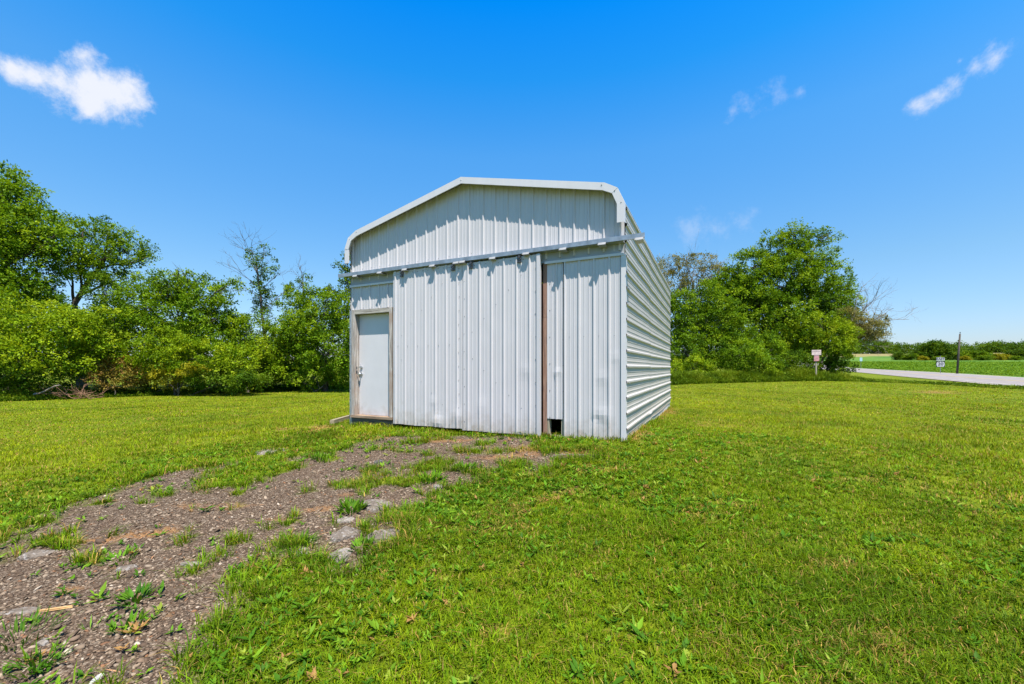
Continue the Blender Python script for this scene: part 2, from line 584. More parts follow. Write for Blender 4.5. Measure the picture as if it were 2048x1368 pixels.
def ground_material():
    m, t = new_mat('lawn_and_gravel')
    c = obj_co(t)
    gr = t.n('ShaderNodeAttribute', attribute_name='gravel').outputs[2]
    de = t.n('ShaderNodeAttribute', attribute_name='dead').outputs[2]
    n_big = t.noise(c, 0.35, 4, 0.6)
    n_mid = t.noise(c, 3.0, 4, 0.6)
    n_fine = t.noise(c, 60, 4, 0.7)
    lawn = t.mix(t.ramp(n_big, [(0.35, 0.0), (0.65, 1.0)]), (0.12, 0.165, 0.008), (0.19, 0.215, 0.010))
    lawn = t.mix(t.ramp(n_mid, [(0.35, 0.0), (0.7, 0.6)]), lawn, (0.07, 0.12, 0.006))
    lawn = t.mix(1.0, lawn, t.ramp(n_fine, [(0.25, 0.35), (0.7, 1.25)]), 'MULTIPLY')
    straw = t.mix(t.ramp(n_fine, [(0.35, 0), (0.65, 1)]), (0.17, 0.075, 0.025), (0.36, 0.20, 0.085))
    vor = t.n('ShaderNodeTexVoronoi', i_Scale=85.0, i_Randomness=1.0)
    t.t.links.new(c, vor.inputs['Vector'])
    vor2 = t.n('ShaderNodeTexVoronoi', i_Scale=34.0, i_Randomness=1.0)
    t.t.links.new(c, vor2.inputs['Vector'])
    vs = t.n('ShaderNodeSeparateColor', i_0=vor.outputs['Color']).outputs[0]
    gcol = t.ramp(vs, [(0.0, (0.04, 0.03, 0.023)), (0.45, (0.09, 0.068, 0.052)), (0.8, (0.14, 0.112, 0.088)), (0.97, (0.27, 0.24, 0.21))])
    gcol = t.mix(1.0, gcol, (1.05, 0.97, 0.85), 'MULTIPLY')
    gcol = t.mix(t.ramp(n_mid, [(0.35, 0.0), (0.7, 0.55)]), gcol, (0.085, 0.056, 0.038))
    col = t.mix(gr, lawn, gcol)
    col = t.mix(t.m('MULTIPLY', de, 0.9), col, straw)
    hgt_n = t.m('ADD', t.m('MULTIPLY', vor.outputs['Distance'], -0.6), t.m('MULTIPLY', vor2.outputs['Distance'], -0.7))
    finish(t, principled(t, col, 0.95, spec=0.08, normal=bump(t, hgt_n, 0.9, 0.02)))
    return m


def field_material():
    m, t = new_mat('crop_field')
    c = obj_co(t)
    n1 = t.noise(c, 0.05, 3, 0.5)
    n2 = t.noise(c, 1.6, 4, 0.7)
    col = t.mix(t.ramp(n1, [(0.35, 0), (0.65, 1)]), (0.055, 0.135, 0.008), (0.10, 0.18, 0.012))
    col = t.mix(1.0, col, t.ramp(n2, [(0.3, 0.55), (0.7, 1.3)]), 'MULTIPLY')
    y = t.n('ShaderNodeSeparateXYZ', i_0=c).outputs[1]
    yn = t.m('ADD', y, t.m('MULTIPLY', n1, 60))
    col = t.mix(t.ramp(t.m('DIVIDE', yn, 400), [(0.74, 0.0), (0.78, 1.0)]), col, (0.20, 0.17, 0.06))
    finish(t, principled(t, col, 0.9, spec=0.2))
    return m


M['ground'] = ground_material()
M['field'] = field_material()

gx = axis(-6.5, 4.5, 0.05, -1600, 1600, 1.12)
gy = axis(1.2, 9.0, 0.05, -900, 2000, 1.12)
XX, YY = np.meshgrid(gx, gy)
ZZ = hgt(XX, YY)
gmask, dmask = masks(XX.ravel(), YY.ravel())
near = (np.abs(XX) < 14) & (YY > -2) & (YY < 18)
ZZ = ZZ + np.where(near, (fbm(XX * 1.3, YY * 1.3, 3) - .5) * .05 + gmask.reshape(XX.shape) * (fbm(XX * 6, YY * 6, 9) - .5) * .035, 0)
# the crop field swells a little beyond the road
verts = np.stack([XX.ravel(), YY.ravel(), ZZ.ravel()], 1)
nx_, ny_ = len(gx), len(gy)
ii = np.arange(nx_ * ny_).reshape(ny_, nx_)
quads = np.stack([ii[:-1, :-1], ii[:-1, 1:], ii[1:, 1:], ii[1:, :-1]], -1).reshape(-1, 4)
cen = verts[quads].mean(1)
fg = gmask[quads].mean(1)
is_drive = fg > 0.5
rd = road_d(cen[:, 0], cen[:, 1])
is_field = (rd > RWID + 1.5) & (cen[:, 1] > -200)
lawn_f = ~is_drive & ~is_field


def sub_mesh(name, sel, mat):
    q = quads[sel]
    u, inv = np.unique(q, return_inverse=True)
    o = mesh_arrays(name, verts[u], inv.reshape(-1, 4), mat, attrs={'gravel': gmask[u], 'dead': dmask[u]}, smooth=True)
    return tag(o, kind='structure')


sub_mesh('lawn', lawn_f, M['ground'])
sub_mesh('gravel_driveway', is_drive, M['ground'])
sub_mesh('field', is_field, M['field'])
_cell = {}


def gz(x, y):
    """height of the built ground mesh at points"""
    x = np.asarray(x, float); y = np.asarray(y, float)
    i = np.clip(np.searchsorted(gx, x) - 1, 0, nx_ - 2); j = np.clip(np.searchsorted(gy, y) - 1, 0, ny_ - 2)
    fx = np.clip((x - gx[i]) / (gx[i + 1] - gx[i]), 0, 1); fy = np.clip((y - gy[j]) / (gy[j + 1] - gy[j]), 0, 1)
    return (ZZ[j, i] * (1 - fx) + ZZ[j, i + 1] * fx) * (1 - fy) + (ZZ[j + 1, i] * (1 - fx) + ZZ[j + 1, i + 1] * fx) * fy


def gmaskf(x, y):
    i = np.clip(np.searchsorted(gx, x), 0, nx_ - 1); j = np.clip(np.searchsorted(gy, y), 0, ny_ - 1)
    return gmask[j * nx_ + i], dmask[j * nx_ + i]


# ------------------------------------------------------------------ road
def strip(name, d0, d1, lift, mat, t0=-70, t1=260, step=1.0, dashes=None, label=None):
    ts = np.arange(t0, t1, step)
    k = 9
    ds = np.linspace(d0, d1, k)
    P = RA[None, None, :] + ts[:, None, None] * RD + ds[None, :, None] * RN
    Z = hgt(P[..., 0], P[..., 1]) + lift
    v = np.concatenate([P, Z[..., None]], -1).reshape(-1, 3)
    ii = np.arange(len(ts) * k).reshape(len(ts), k)
    q = np.stack([ii[:-1, :-1], ii[:-1, 1:], ii[1:, 1:], ii[1:, :-1]], -1)
    if dashes:
        q = q[(np.arange(len(ts) - 1) % dashes[1]) < dashes[0]]
    o = mesh_arrays(name, v, q.reshape(-1, 4), mat)
    return tag(o, kind='structure')


M['asphalt'] = mat_simple('old_pale_asphalt', (0.215, 0.188, 0.175), 0.9, 0, 1.4, 0.22, 0.3)
M['shoulder'] = mat_simple('pale_shoulder', (0.27, 0.24, 0.19), 0.95, 0, 3, 0.3, 0.5)
M['line_white'] = mat_simple('line_white', (0.42, 0.42, 0.40), 0.7, 0, 8, 0.3)
M['line_yellow'] = mat_simple('line_yellow', (0.34, 0.26, 0.10), 0.7, 0, 8, 0.3)
strip('road_shoulder', -0.7, RWID + 0.7, 0.05, M['shoulder'])
strip('road', 0, RWID, 0.06, M['asphalt'])
strip('road_line_near', 0.35, 0.50, 0.067, M['line_white'])
strip('road_line_far', RWID - .5, RWID - .35, 0.067, M['line_white'])
strip('road_line_middle', RWID / 2 - .2, RWID / 2 + .2, 0.067, M['line_yellow'])


# ------------------------------------------------------------------ the shed
SO = np.array([-3.25, 8.4]); SU = np.array([0.90060136, -0.43464605]); SI = np.array([0.43464605, 0.90060136])
shed = empty('metal_shed', (SO[0], SO[1], 0), math.atan2(SU[1], SU[0]))
tag(shed, 'white ribbed steel shed with sliding doors standing in the middle of the lawn', 'shed')
CX = 2.72; SL = 7.15
RO = [(-2.735, 3.22), (-2.735, 3.51), (-2.64, 3.72), (-2.45, 3.83), (0, 4.40), (2.45, 3.83), (2.64, 3.72), (2.735, 3.51), (2.735, 3.22)]


def roofline(x):
    xs = [p[0] + CX for p in RO[1:-1]]; zs = [p[1] for p in RO[1:-1]]
    return float(np.interp(x, xs, zs, left=3.45, right=3.45))


PITCH = 0.2286


def rib_points(s0, s1, phase=0.0, rib=0.021, wb=.022, wt=.009):
    """breakpoints (s, offset) of the ribbed sheet between s0 and s1"""
    pts = []
    k = math.floor((s0 - phase) / PITCH) - 1
    prof = [(-wb, 0), (-wt, rib), (wt, rib), (wb, 0), (.070, 0), (.074, .005), (.086, .005), (.090, 0), (.139, 0), (.143, .005), (.155, .005), (.159, 0)]
    while True:
        b = phase + k * PITCH
        if b > s1 + .05: break
        pts += [(b + a, o) for a, o in prof]
        k += 1
    ss = np.array([p[0] for p in pts]); oo = np.array([p[1] for p in pts])
    out = [(s0, float(np.interp(s0, ss, oo)))] + [p for p in pts if s0 < p[0] < s1] + [(s1, float(np.interp(s1, ss, oo)))]
    return out


def wobble(a, b, seed, amp=0.0016):
    return (float(vnoise(a * 1.7 + seed, b * 1.3)) - .5) * 2 * amp + (float(vnoise(a * 6 + seed, b * 4)) - .5) * amp


def front_panel(mb, s0, s1, z0, z1, y, phase=0.0, rows=14, seed=1, side=-1, mi=0, rib=0.021, wav=0.0, dent=None):
    pts = rib_points(s0, s1, phase, rib)
    vs = []; fs = []
    zf = z1 if callable(z1) else (lambda s: z1)
    for r in range(rows + 1):
        for s, o in pts:
            zb = z0 + wav * math.sin(s * 9 + seed)
            z = zb + (zf(s) - zb) * r / rows
            off = o + wobble(s, z, seed)
            if dent:
                for (ds, dz, rad, dep) in dent:
                    q = ((s - ds) ** 2 + (z - dz) ** 2) / rad ** 2
                    if q < 4: off += dep * math.exp(-q * 2)
            vs.append((s, y + side * off, z))
    n = len(pts)
    for r in range(rows):
        for i in range(n - 1):
            a = r * n + i
            fs.append((a, a + 1, a + 1 + n, a + n) if side < 0 else (a, a + n, a + n + 1, a + 1))
    mb.add(vs, fs, mi)


def screws(mb, lst, y, r=0.0075, mi=1):
    for s, z in lst:
        vs = [(s, y - 0.009, z)] + [(s + r * math.cos(a), y - 0.001, z + r * math.sin(a)) for a in [k * math.pi / 3 for k in range(6)]]
        mb.add(vs, [(0, 1 + (k + 1) % 6, 1 + k) for k in range(6)], mi)


# gable wall
mb = MB()
front_panel(mb, 0.0, 2.95, 2.86, lambda s: roofline(s) - .03, -0.0, 0.045, 12, 3)
front_panel(mb, 2.93, 5.43, 2.86, lambda s: roofline(s) - .03, -0.006, 0.10, 12, 8)
screws(mb, [(0.3 + .23 * k, 3.12 + .004 * math.sin(k * 3)) for k in range(22)], -0.0)
mb.build('gable_wall', [M['steel_gable'], M['screw']], shed)
# flat band above the openings with its drip lip
mb = MB()
mb.box(0.0, 5.43, -0.012, 0.03, 2.80, 2.95)
mb.build('header_band', M['band'], shed)
for a, b, z in ((0.0, 1.16, 2.775), (4.20, 5.43, 2.795)):
    mb = MB()
    mb.box(a, b, -0.042, -0.012, z, z + .022)
    mb.box(a, b, -0.046, -0.040, z - .018, z + .020)
    mb.build('drip_lip', M['trim'], shed)
# panel over the entrance door
mb = MB()
front_panel(mb, 0.0, 1.16, 2.305, 2.80, -0.004, 0.05, 4, 5)
screws(mb, [(0.10 + .2286 * k, 2.335) for k in range(5)], -0.006)
mb.build('upper_panel', [M['steel_gable'], M['screw']], shed)
# entrance door frame
fr = MB().box(0.035, 0.115, -0.03, 0.14, 0.20, 2.30, jit=.001).build('door_jamb', M['jamb'], shed)
fr2 = MB().box(1.015, 1.085, -0.03, 0.14, 0.20, 2.30, jit=.001).build('door_jamb', M['jamb'], shed)
MB().box(0.115, 1.015, -0.028, 0.14, 2.215, 2.298).build('door_head', M['jamb_head'], shed)
MB().box(0.02, 1.09, -0.045, 0.16, 0.15, 0.198, jit=.002).build('door_sill', M['sill'], shed)
MB().box(0.0, 1.12, -0.015, 0.10, -0.15, 0.148).build('skirt_board', M['dark_wood'], shed)
MB().box(-0.03, 0.033, -0.018, 0.05, -0.12, 2.30).build('corner_trim', M['galv'], shed)
# entrance door
dmb = MB().box(0.118, 1.012, 0.095, 0.14, 0.20, 2.212)
door = dmb.build('entrance_door', M['door'], shed, bevel=.002)


def ring(mb, c, r0, r1, y0, y1, n=14):
    mb.tube([(c[0], y0, c[1]), (c[0], (y0 + y1) / 2, c[1]), (c[0], y1, c[1])], [r0, (r0 + r1) / 2, r1], n)


k = MB(); ring(k, (0.185, 1.155), .030, .028, 0.094, 0.075); ring(k, (0.185, 1.155), .012, .010, .075, .045)
k.box(.150, .220, .035, .047, 1.145, 1.168); k.build('deadbolt', M['chrome'], door, smooth=False)
k = MB(); ring(k, (0.185, 1.02), .032, .030, 0.094, 0.078); ring(k, (0.185, 1.02), .011, .011, .078, .05)
ring(k, (0.185, 1.02), .020, .030, .05, .030); ring(k, (0.185, 1.02), .030, .018, .030, .012)
k.tube([(0.185, .035, 1.02), (0.150, .03, 1.018), (0.13, .032, 1.01)], [.010, .009, .008], 8)
k.build('door_handle', M['chrome'], door, smooth=False)
k = MB(); k.box(.1145, .1175, .01, .05, 1.03, 1.09); k.box(.1145, .118, .02, .045, 1.12, 1.17)
k.build('strike_plate', M['dark_metal'], shed)

# sliding doors
for (s0, s1, y, ph, zb, zt, seed, dent) in ((1.178, 2.702, -0.097, 1.235, 0.095, 2.945, 21, [(2.19, .18, .14, .022), (2.62, .3, .2, .012), (2.1, .55, .1, .006)]),
                                            (2.714, 4.150, -0.105, 2.83, 0.075, 2.93, 44, [(3.1, .5, .18, .006), (3.9, 1.1, .15, .006)])):
    mb = MB()
    front_panel(mb, s0, s1, zb, zt, y, ph, 40, seed, wav=.004, dent=dent)
    # folded edges and the thin frame behind the sheet
    mb.box(s0 + .0, s0 + .03, y + .004, y + .045, zb, zt)
    mb.box(s1 - .03, s1 - .0, y + .004, y + .045, zb, zt)
    mb.box(s0 + .03, s1 - .03, y + .004, y + .045, zt - .06, zt - .004)
    mb.box(s0 + .03, s1 - .03, y + .004, y + .045, zb + .012, zb + .08)
    if s0 > 2:
        mb.box(s1 - .052, s1 + .004, y - .026, y + .0, zb, zt)
        sc = [(s1 - .075, zb + .12 + .36 * i) for i in range(8)] + [(s0 + .04, zb + .15 + .3 * i) for i in range(9)]
    else:
        sc = [(s1 - .06, zb + .12 + .24 * i) for i in range(12)] + [(s0 + .03, zb + .3 + .62 * i) for i in range(5)]
    for row in (zb + .05, 1.55, zt - .05):
        q = s0 + .12
        while q < s1 - .08:
            sc.append((q, row + random.uniform(-.008, .008))); q += .2286 if row != zt - .05 else .1143
    for i in range(5):   # diagonal brace screws
        sc.append((s0 + .2 + .2286 * i, 1.75 + .22 * i)); sc.append((s0 + .2 + .2286 * i, 1.3 - .2 * i))
    screws(mb, [(a + random.uniform(-.006, .006), b) for a, b in sc], y - .004)
    sd = mb.build('sliding_door', [M['steel'], M['screw']], shed)

# fixed panels right of the sliding doors
MB().box(4.158, 4.226, -.006, 0.04, 1.95, 2.79).box(4.158, 4.226, -.006, 0.04, 0.06, 1.944, jit=.002).build('brown_post', M['brown_board'], shed)
mb = MB()
front_panel(mb, 4.228, 4.494, 0.345, 2.795, -0.006, 4.385, 30, 61, dent=[(4.4, 1.08, .08, .010)])
screws(mb, [(4.275, .37 + .42 * i) for i in range(6)] + [(4.495, .38 + .40 * i) for i in range(7)], -.008)
mb.build('narrow_panel', [M['steel'], M['screw']], shed)
mb = MB()
front_panel(mb, 4.510, 5.43, 0.03, 2.795, -0.016, 4.525, 40, 77, dent=[(5.1, 1.0, .12, .007), (5.12, .45, .14, .012), (5.0, .36, .09, -.010), (5.3, 1.3, .1, .005)])
screws(mb, [(4.60 + .2286 * i, 1.62) for i in range(4)], -.018)
mb.build('wide_panel', [M['steel'], M['screw']], shed)
mb = MB(); mb.box(5.385, 5.455, -0.040, -0.034, 0.02, 2.795); mb.box(5.449, 5.455, -0.034, 0.05, 0.02, 2.795)
mb.build('corner_trim', M['trim'], shed)
# framing seen in the gap below the narrow panel
MB().box(4.462, 4.512, 0.003, 0.09, 0.0, 0.60, jit=.002).build('stud', M['post_wood'], shed)
MB().box(4.230, 4.262, 0.003, 0.09, 0.0, 0.60, jit=.002).build('stud', M['post_wood'], shed)
MB().box(4.262, 4.512, -0.02, 0.12, -0.10, 0.085, jit=.004).build('sill_board', M['post_wood'], shed)

# track rail of the sliding doors
mb = MB()
prof = [(-.112, 2.960), (-.148, 2.960), (-.150, 3.026), (-.112, 3.030)]
secs = [-0.209, .6, 1.6, 2.2, 3.2, 3.9, 4.9, 5.728]
vs = []; fs = []
for s in secs:
    dz = (float(vnoise(s * .9, 3.3)) - .5) * .016
    vs += [(s, a, b + dz) for a, b in prof]
n = len(prof)
for i in range(len(secs) - 1):
    for q in range(n):
        q2 = (q + 1) % n
        fs.append((i * n + q, i * n + q2, (i + 1) * n + q2, (i + 1) * n + q))
fs.append(tuple(range(n - 1, -1, -1))); fs.append(tuple((len(secs) - 1) * n + q for q in range(n)))
mb.add(vs, fs)
rail = mb.build('door_track', M['galv'], shed)
MB().box(0.0, 5.43, -.111, -.002, 2.957, 3.022).build('track_board', M['band'], shed)
rb = None
for s in (0.27, 0.90, 1.50, 2.12, 2.62, 2.745, 3.33, 3.93, 4.54, 5.135, 5.655):
    if rb is None:
        mb = MB()
        mb.box(-.055, .055, -.172, -.004, -.004, 0.0)
        mb.add([(-.060, -.182, .004), (.055, -.182, .004), (.062, -.172, .038), (-.050, -.172, .038),
                (-.060, -.176, .004), (.055, -.176, .004), (.062, -.168, .038), (-.050, -.168, .038)],
               [(0, 1, 2, 3), (5, 4, 7, 6), (0, 3, 7, 4), (1, 5, 6, 2), (3, 2, 6, 7), (0, 4, 5, 1)])
        rb = mb.build('track_bracket', M['bracket'], rail)
        rb.location = (s, 0, 2.925)
    else:
        c = rb.copy(); COL.objects.link(c); c.parent = rail; c.location = (s, 0, 2.925 + random.uniform(-.003, .003))
    if s > 5.5:
        pass
tr = None
for s in (1.40, 2.53, 2.90, 3.80):
    if tr is None:
        mb = MB()
        mb.box(-.028, .028, -.124, -.118, -.075, .05)
        mb.box(-.035, .035, -.132, -.124, -.07, -.045); mb.box(-.035, .035, -.132, -.124, -.02, .005)
        mb.tube([(-.0, -.145, .02), (-.0, -.12, .02)], .022, 12)
        mb.tube([(.022, -.138, -.058), (.022, -.12, -.058)], .009, 6); mb.tube([(-.022, -.138, -.058), (-.022, -.12, -.058)], .009, 6)
        mb.tube([(0, -.134, -.03), (0, -.134, .055)], .008, 6)
        tr = mb.build('track_hanger', M['dark_metal'], shed)
        tr.location = (s, 0, 2.90)
    else:
        c = tr.copy(); COL.objects.link(c); c.parent = shed; c.location = (s, 0, 2.90)

# gable fascia trim: outline offset inwards, folded over the roof
w = .105
IN = [(-2.735 + w, 3.22), (-2.735 + w, 3.49), (-2.56, 3.655), (-2.42, 3.725), (0, 4.29), (2.42, 3.725), (2.56, 3.655), (2.735 - w, 3.49), (2.735 - w, 3.22)]
mb = MB()
segs = [(0, 1), (1, 2), (2, 3), (3, 4), (4, 5), (5, 6), (6, 7), (7, 8)]
for i, (a, b) in enumerate(segs):
    yf = -.160 - .0025 * (i % 2)
    o0, o1, i0, i1 = RO[a], RO[b], IN[a], IN[b]
    P = [(o0[0] + CX, o0[1]), (o1[0] + CX, o1[1]), (i1[0] + CX, i1[1]), (i0[0] + CX, i0[1])]
    vs = [(p[0], yf, p[1]) for p in P] + [(p[0], yf + .003, p[1]) for p in P] + [(P[0][0], yf + .09, P[0][1] + .002), (P[1][0], yf + .09, P[1][1] + .002), (P[3][0], yf + .02, P[3][1]), (P[2][0], yf + .02, P[2][1])]
    mb.add(vs, [(0, 1, 2, 3), (7, 6, 5, 4), (0, 8, 9, 1), (3, 2, 11, 10), (0, 3, 7, 4), (1, 5, 6, 2)])
screws(mb, [(CX + s * x, z) for s in (-1, 1) for x, z in ((2.41, 3.80), (2.60, 3.685), (2.69, 3.50))] + [(CX, 4.345)], -.162, .009, 1)
fas = mb.build('fascia_trim', [M['trim'], M['screw']], shed)
# dark soffit strip just behind the fascia
# side walls: ribs run lengthwise
for sgn, nm in ((1, 'side_wall'), (-1, 'side_wall')):
    pts = rib_points(0.10, 3.50, 0.245, 0.026, .032, .012)
    cols = np.r_[np.linspace(-.02, 2.50, 18), np.linspace(2.502, SL, 26)]
    vs = []; fs = []
    for y in cols:
        extra = .004 if y <= 2.501 else 0.0
        for z, o in pts:
            zz = z + (-.01 * math.sin(y * 1.7) if z < .2 else 0)
            if y <= 2.501: zz += .006
            pull = .022 * math.exp(-((y - 2.5) / .25) ** 2) if z < .25 else 0
            x = 2.72 + (o + extra + wobble(y, z, 90 + sgn, .0035) + pull)
            vs.append((CX + sgn * x, y, zz))
    n = len(pts)
    for r in range(len(cols) - 1):
        for i in range(n - 1):
            a = r * n + i
            fs.append((a, a + 1, a + 1 + n, a + n) if sgn < 0 else (a, a + n, a + n + 1, a + 1))
    mb = MB(); mb.add(vs, fs)
    if sgn > 0:
        for k2 in range(14):
            z = .245 + PITCH * k2
            for yy in (0.06, 2.46, 4.6, 7.0):
                vs2 = [(CX + 2.72 + .040, yy, z)] + [(CX + 2.72 + .029, yy + .008 * math.cos(a), z + .008 * math.sin(a)) for a in [q * math.pi / 3 for q in range(6)]]
                mb.add(vs2, [(0, 1 + q, 1 + (q + 1) % 6) for q in range(6)], 1)
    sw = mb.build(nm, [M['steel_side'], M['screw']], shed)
# roof sheet, ribs along the length
path = [(p[0] * .9975, p[1] - .012) for p in RO[1:-1]]
path[0] = (-2.728, 3.47); path[-1] = (2.728, 3.47)
L = [0]
for a, b in zip(path[:-1], path[1:]): L.append(L[-1] + math.hypot(b[0] - a[0], b[1] - a[1]))
rp = rib_points(0, L[-1], .12, .018, .034, .012)
allS = sorted(set([p[0] for p in rp] + L))
rs = np.array([p[0] for p in rp]); ro_ = np.array([p[1] for p in rp])
px_ = np.array([p[0] for p in path]); pz_ = np.array([p[1] for p in path])
mb = MB(); vs = []; fs = []
cols = np.linspace(-.15, SL + .15, 14)
for y in cols:
    for s in allS:
        x = float(np.interp(s, L, px_)); z = float(np.interp(s, L, pz_))
        x0 = float(np.interp(s - .01, L, px_)); z0 = float(np.interp(s - .01, L, pz_)); x1 = float(np.interp(s + .01, L, px_)); z1 = float(np.interp(s + .01, L, pz_))
        tx, tz = x1 - x0, z1 - z0; q = math.hypot(tx, tz) or 1
        o = float(np.interp(s, rs, ro_)) * (1 if y > -.1 else .3)
        vs.append((CX + x - tz / q * o, y, z + tx / q * o))
n = len(allS)
for r in range(len(cols) - 1):
    for i in range(n - 1):
        a = r * n + i
        fs.append((a, a + 1, a + 1 + n, a + n))
mb.add(vs, fs)
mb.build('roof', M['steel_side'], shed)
mb = MB(); front_panel(mb, 0.0, 5.43, 0.05, lambda s: roofline(s) - .03, SL, .1, 6, 13, side=1)
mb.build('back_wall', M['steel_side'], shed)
mb = MB()
mb.box(5.375, 5.425, 0.03, SL - .02, -.25, .09, jit=.003); mb.box(0.02, 0.07, 0.03, SL - .02, -.25, .09); mb.box(.08, 5.37, SL - .06, SL - .01, -.25, .08)
mb.build('footing', M['footing'], shed)
mb = MB()
for y in (1.2, 2.4, 3.6, 4.8, 6.0):
    mb.box(.05, .13, y, y + .08, 0, 3.4); mb.box(5.30, 5.38, y, y + .08, 0, 3.4)
mb.box(1.09, 1.16, .0, .09, 0, 2.94); mb.box(.08, 5.35, .03, .09, 2.82, 2.94)
mb.build('frame_posts', M['post_wood'], shed)
MB().box(.08, 5.36, .10, SL - .08, -.3, .015).build('shed_floor', mat_simple('dirt_floor', (.10, .085, .07), .95), shed)


# ------------------------------------------------------------------ grass
def tri_blades(P, h, w, az, lean, col, two=True):
    """P (N,3) bases; returns verts, tris, colours"""
    n = len(P)
    dx, dy = np.cos(az), np.sin(az)
    bx, by = -dy * w / 2, dx * w / 2
    if two:
        m = np.stack([P[:, 0] + dx * lean * h * .35, P[:, 1] + dy * lean * h * .35, P[:, 2] + h * .62], 1)
        tp = np.stack([P[:, 0] + dx * lean * h, P[:, 1] + dy * lean * h, P[:, 2] + h * (1 - .25 * lean)], 1)
        off = np.stack([bx, by, np.zeros(n)], 1)
        V = np.stack([P - off, P + off, m - off * .8, m + off * .8, tp], 1).reshape(-1, 3)
        b = (np.arange(n) * 5)[:, None, None]
        F = (b + np.array([[0, 1, 3], [0, 3, 2], [2, 3, 4]])[None]).reshape(-1, 3)
        k = 5
    else:
        tp = np.stack([P[:, 0] + dx * lean * h, P[:, 1] + dy * lean * h, P[:, 2] + h], 1)
        off = np.stack([bx, by, np.zeros(n)], 1)
        V = np.stack([P - off, P + off, tp], 1).reshape(-1, 3)
        F = (np.arange(n) * 3)[:, None] + np.array([[0, 1, 2]])
        k = 3
    C = np.repeat(col, k, 0)
    return V, F, C


def inside_shed(x, y, m=0.02):
    rx = x - SO[0]; ry = y - SO[1]
    a = rx * SU[0] + ry * SU[1]; b = rx * SI[0] + ry * SI[1]
    return (a > -m) & (a < 5.45 + m) & (b > -m) & (b < SL + m)


GREENS = np.array([(0.105, 0.180, 0.004), (0.225, 0.268, 0.005), (0.046, 0.100, 0.003), (0.34, 0.235, 0.06)])


def grass_colour(x, y, dead, grav, rng):
    n = len(x)
    r = np.hypot(x, y)
    yel = fbm(x * .35, y * .35, 51) * .8 + fbm(x * 1.6, y * 1.6, 52) * .5 - .35
    stripe = .5 + .5 * np.sin((x * .93 - y * .36 + fbm(x * .08, y * .08, 3) * 5) * 3.3)
    yel = yel + np.clip((r - 6) / 12, 0, .45) + .30 * (stripe - .5) * np.clip((r - 5) / 5, 0, 1)
    yel = yel + rng.normal(0, .20, n)
    yel = yel - .45 * np.clip(grav * 3, 0, 1)
    yel = np.clip(yel, 0, 1)[:, None]
    c = GREENS[0] * (1 - yel) + GREENS[1] * yel
    dk = np.clip((fbm(x * .9, y * .9, 61) - .53) * 3 + rng.normal(0, .35, n), 0, .7)[:, None]
    c = c * (1 - dk) + GREENS[2] * dk
    dry = ((rng.random(n) < (.085 + .05 * np.clip((r - 5) / 10, 0, 1) + .9 * dead + .25 * np.clip((fbm(x * 2.2, y * 2.2, 71) - .62) * 5, 0, 1))))[:, None]
    c = c * 1.07
    c = np.where(dry, GREENS[3] * rng.uniform(.6, 1.15, (n, 1)), c)
    return c * rng.uniform(.75, 1.25, (n, 1))


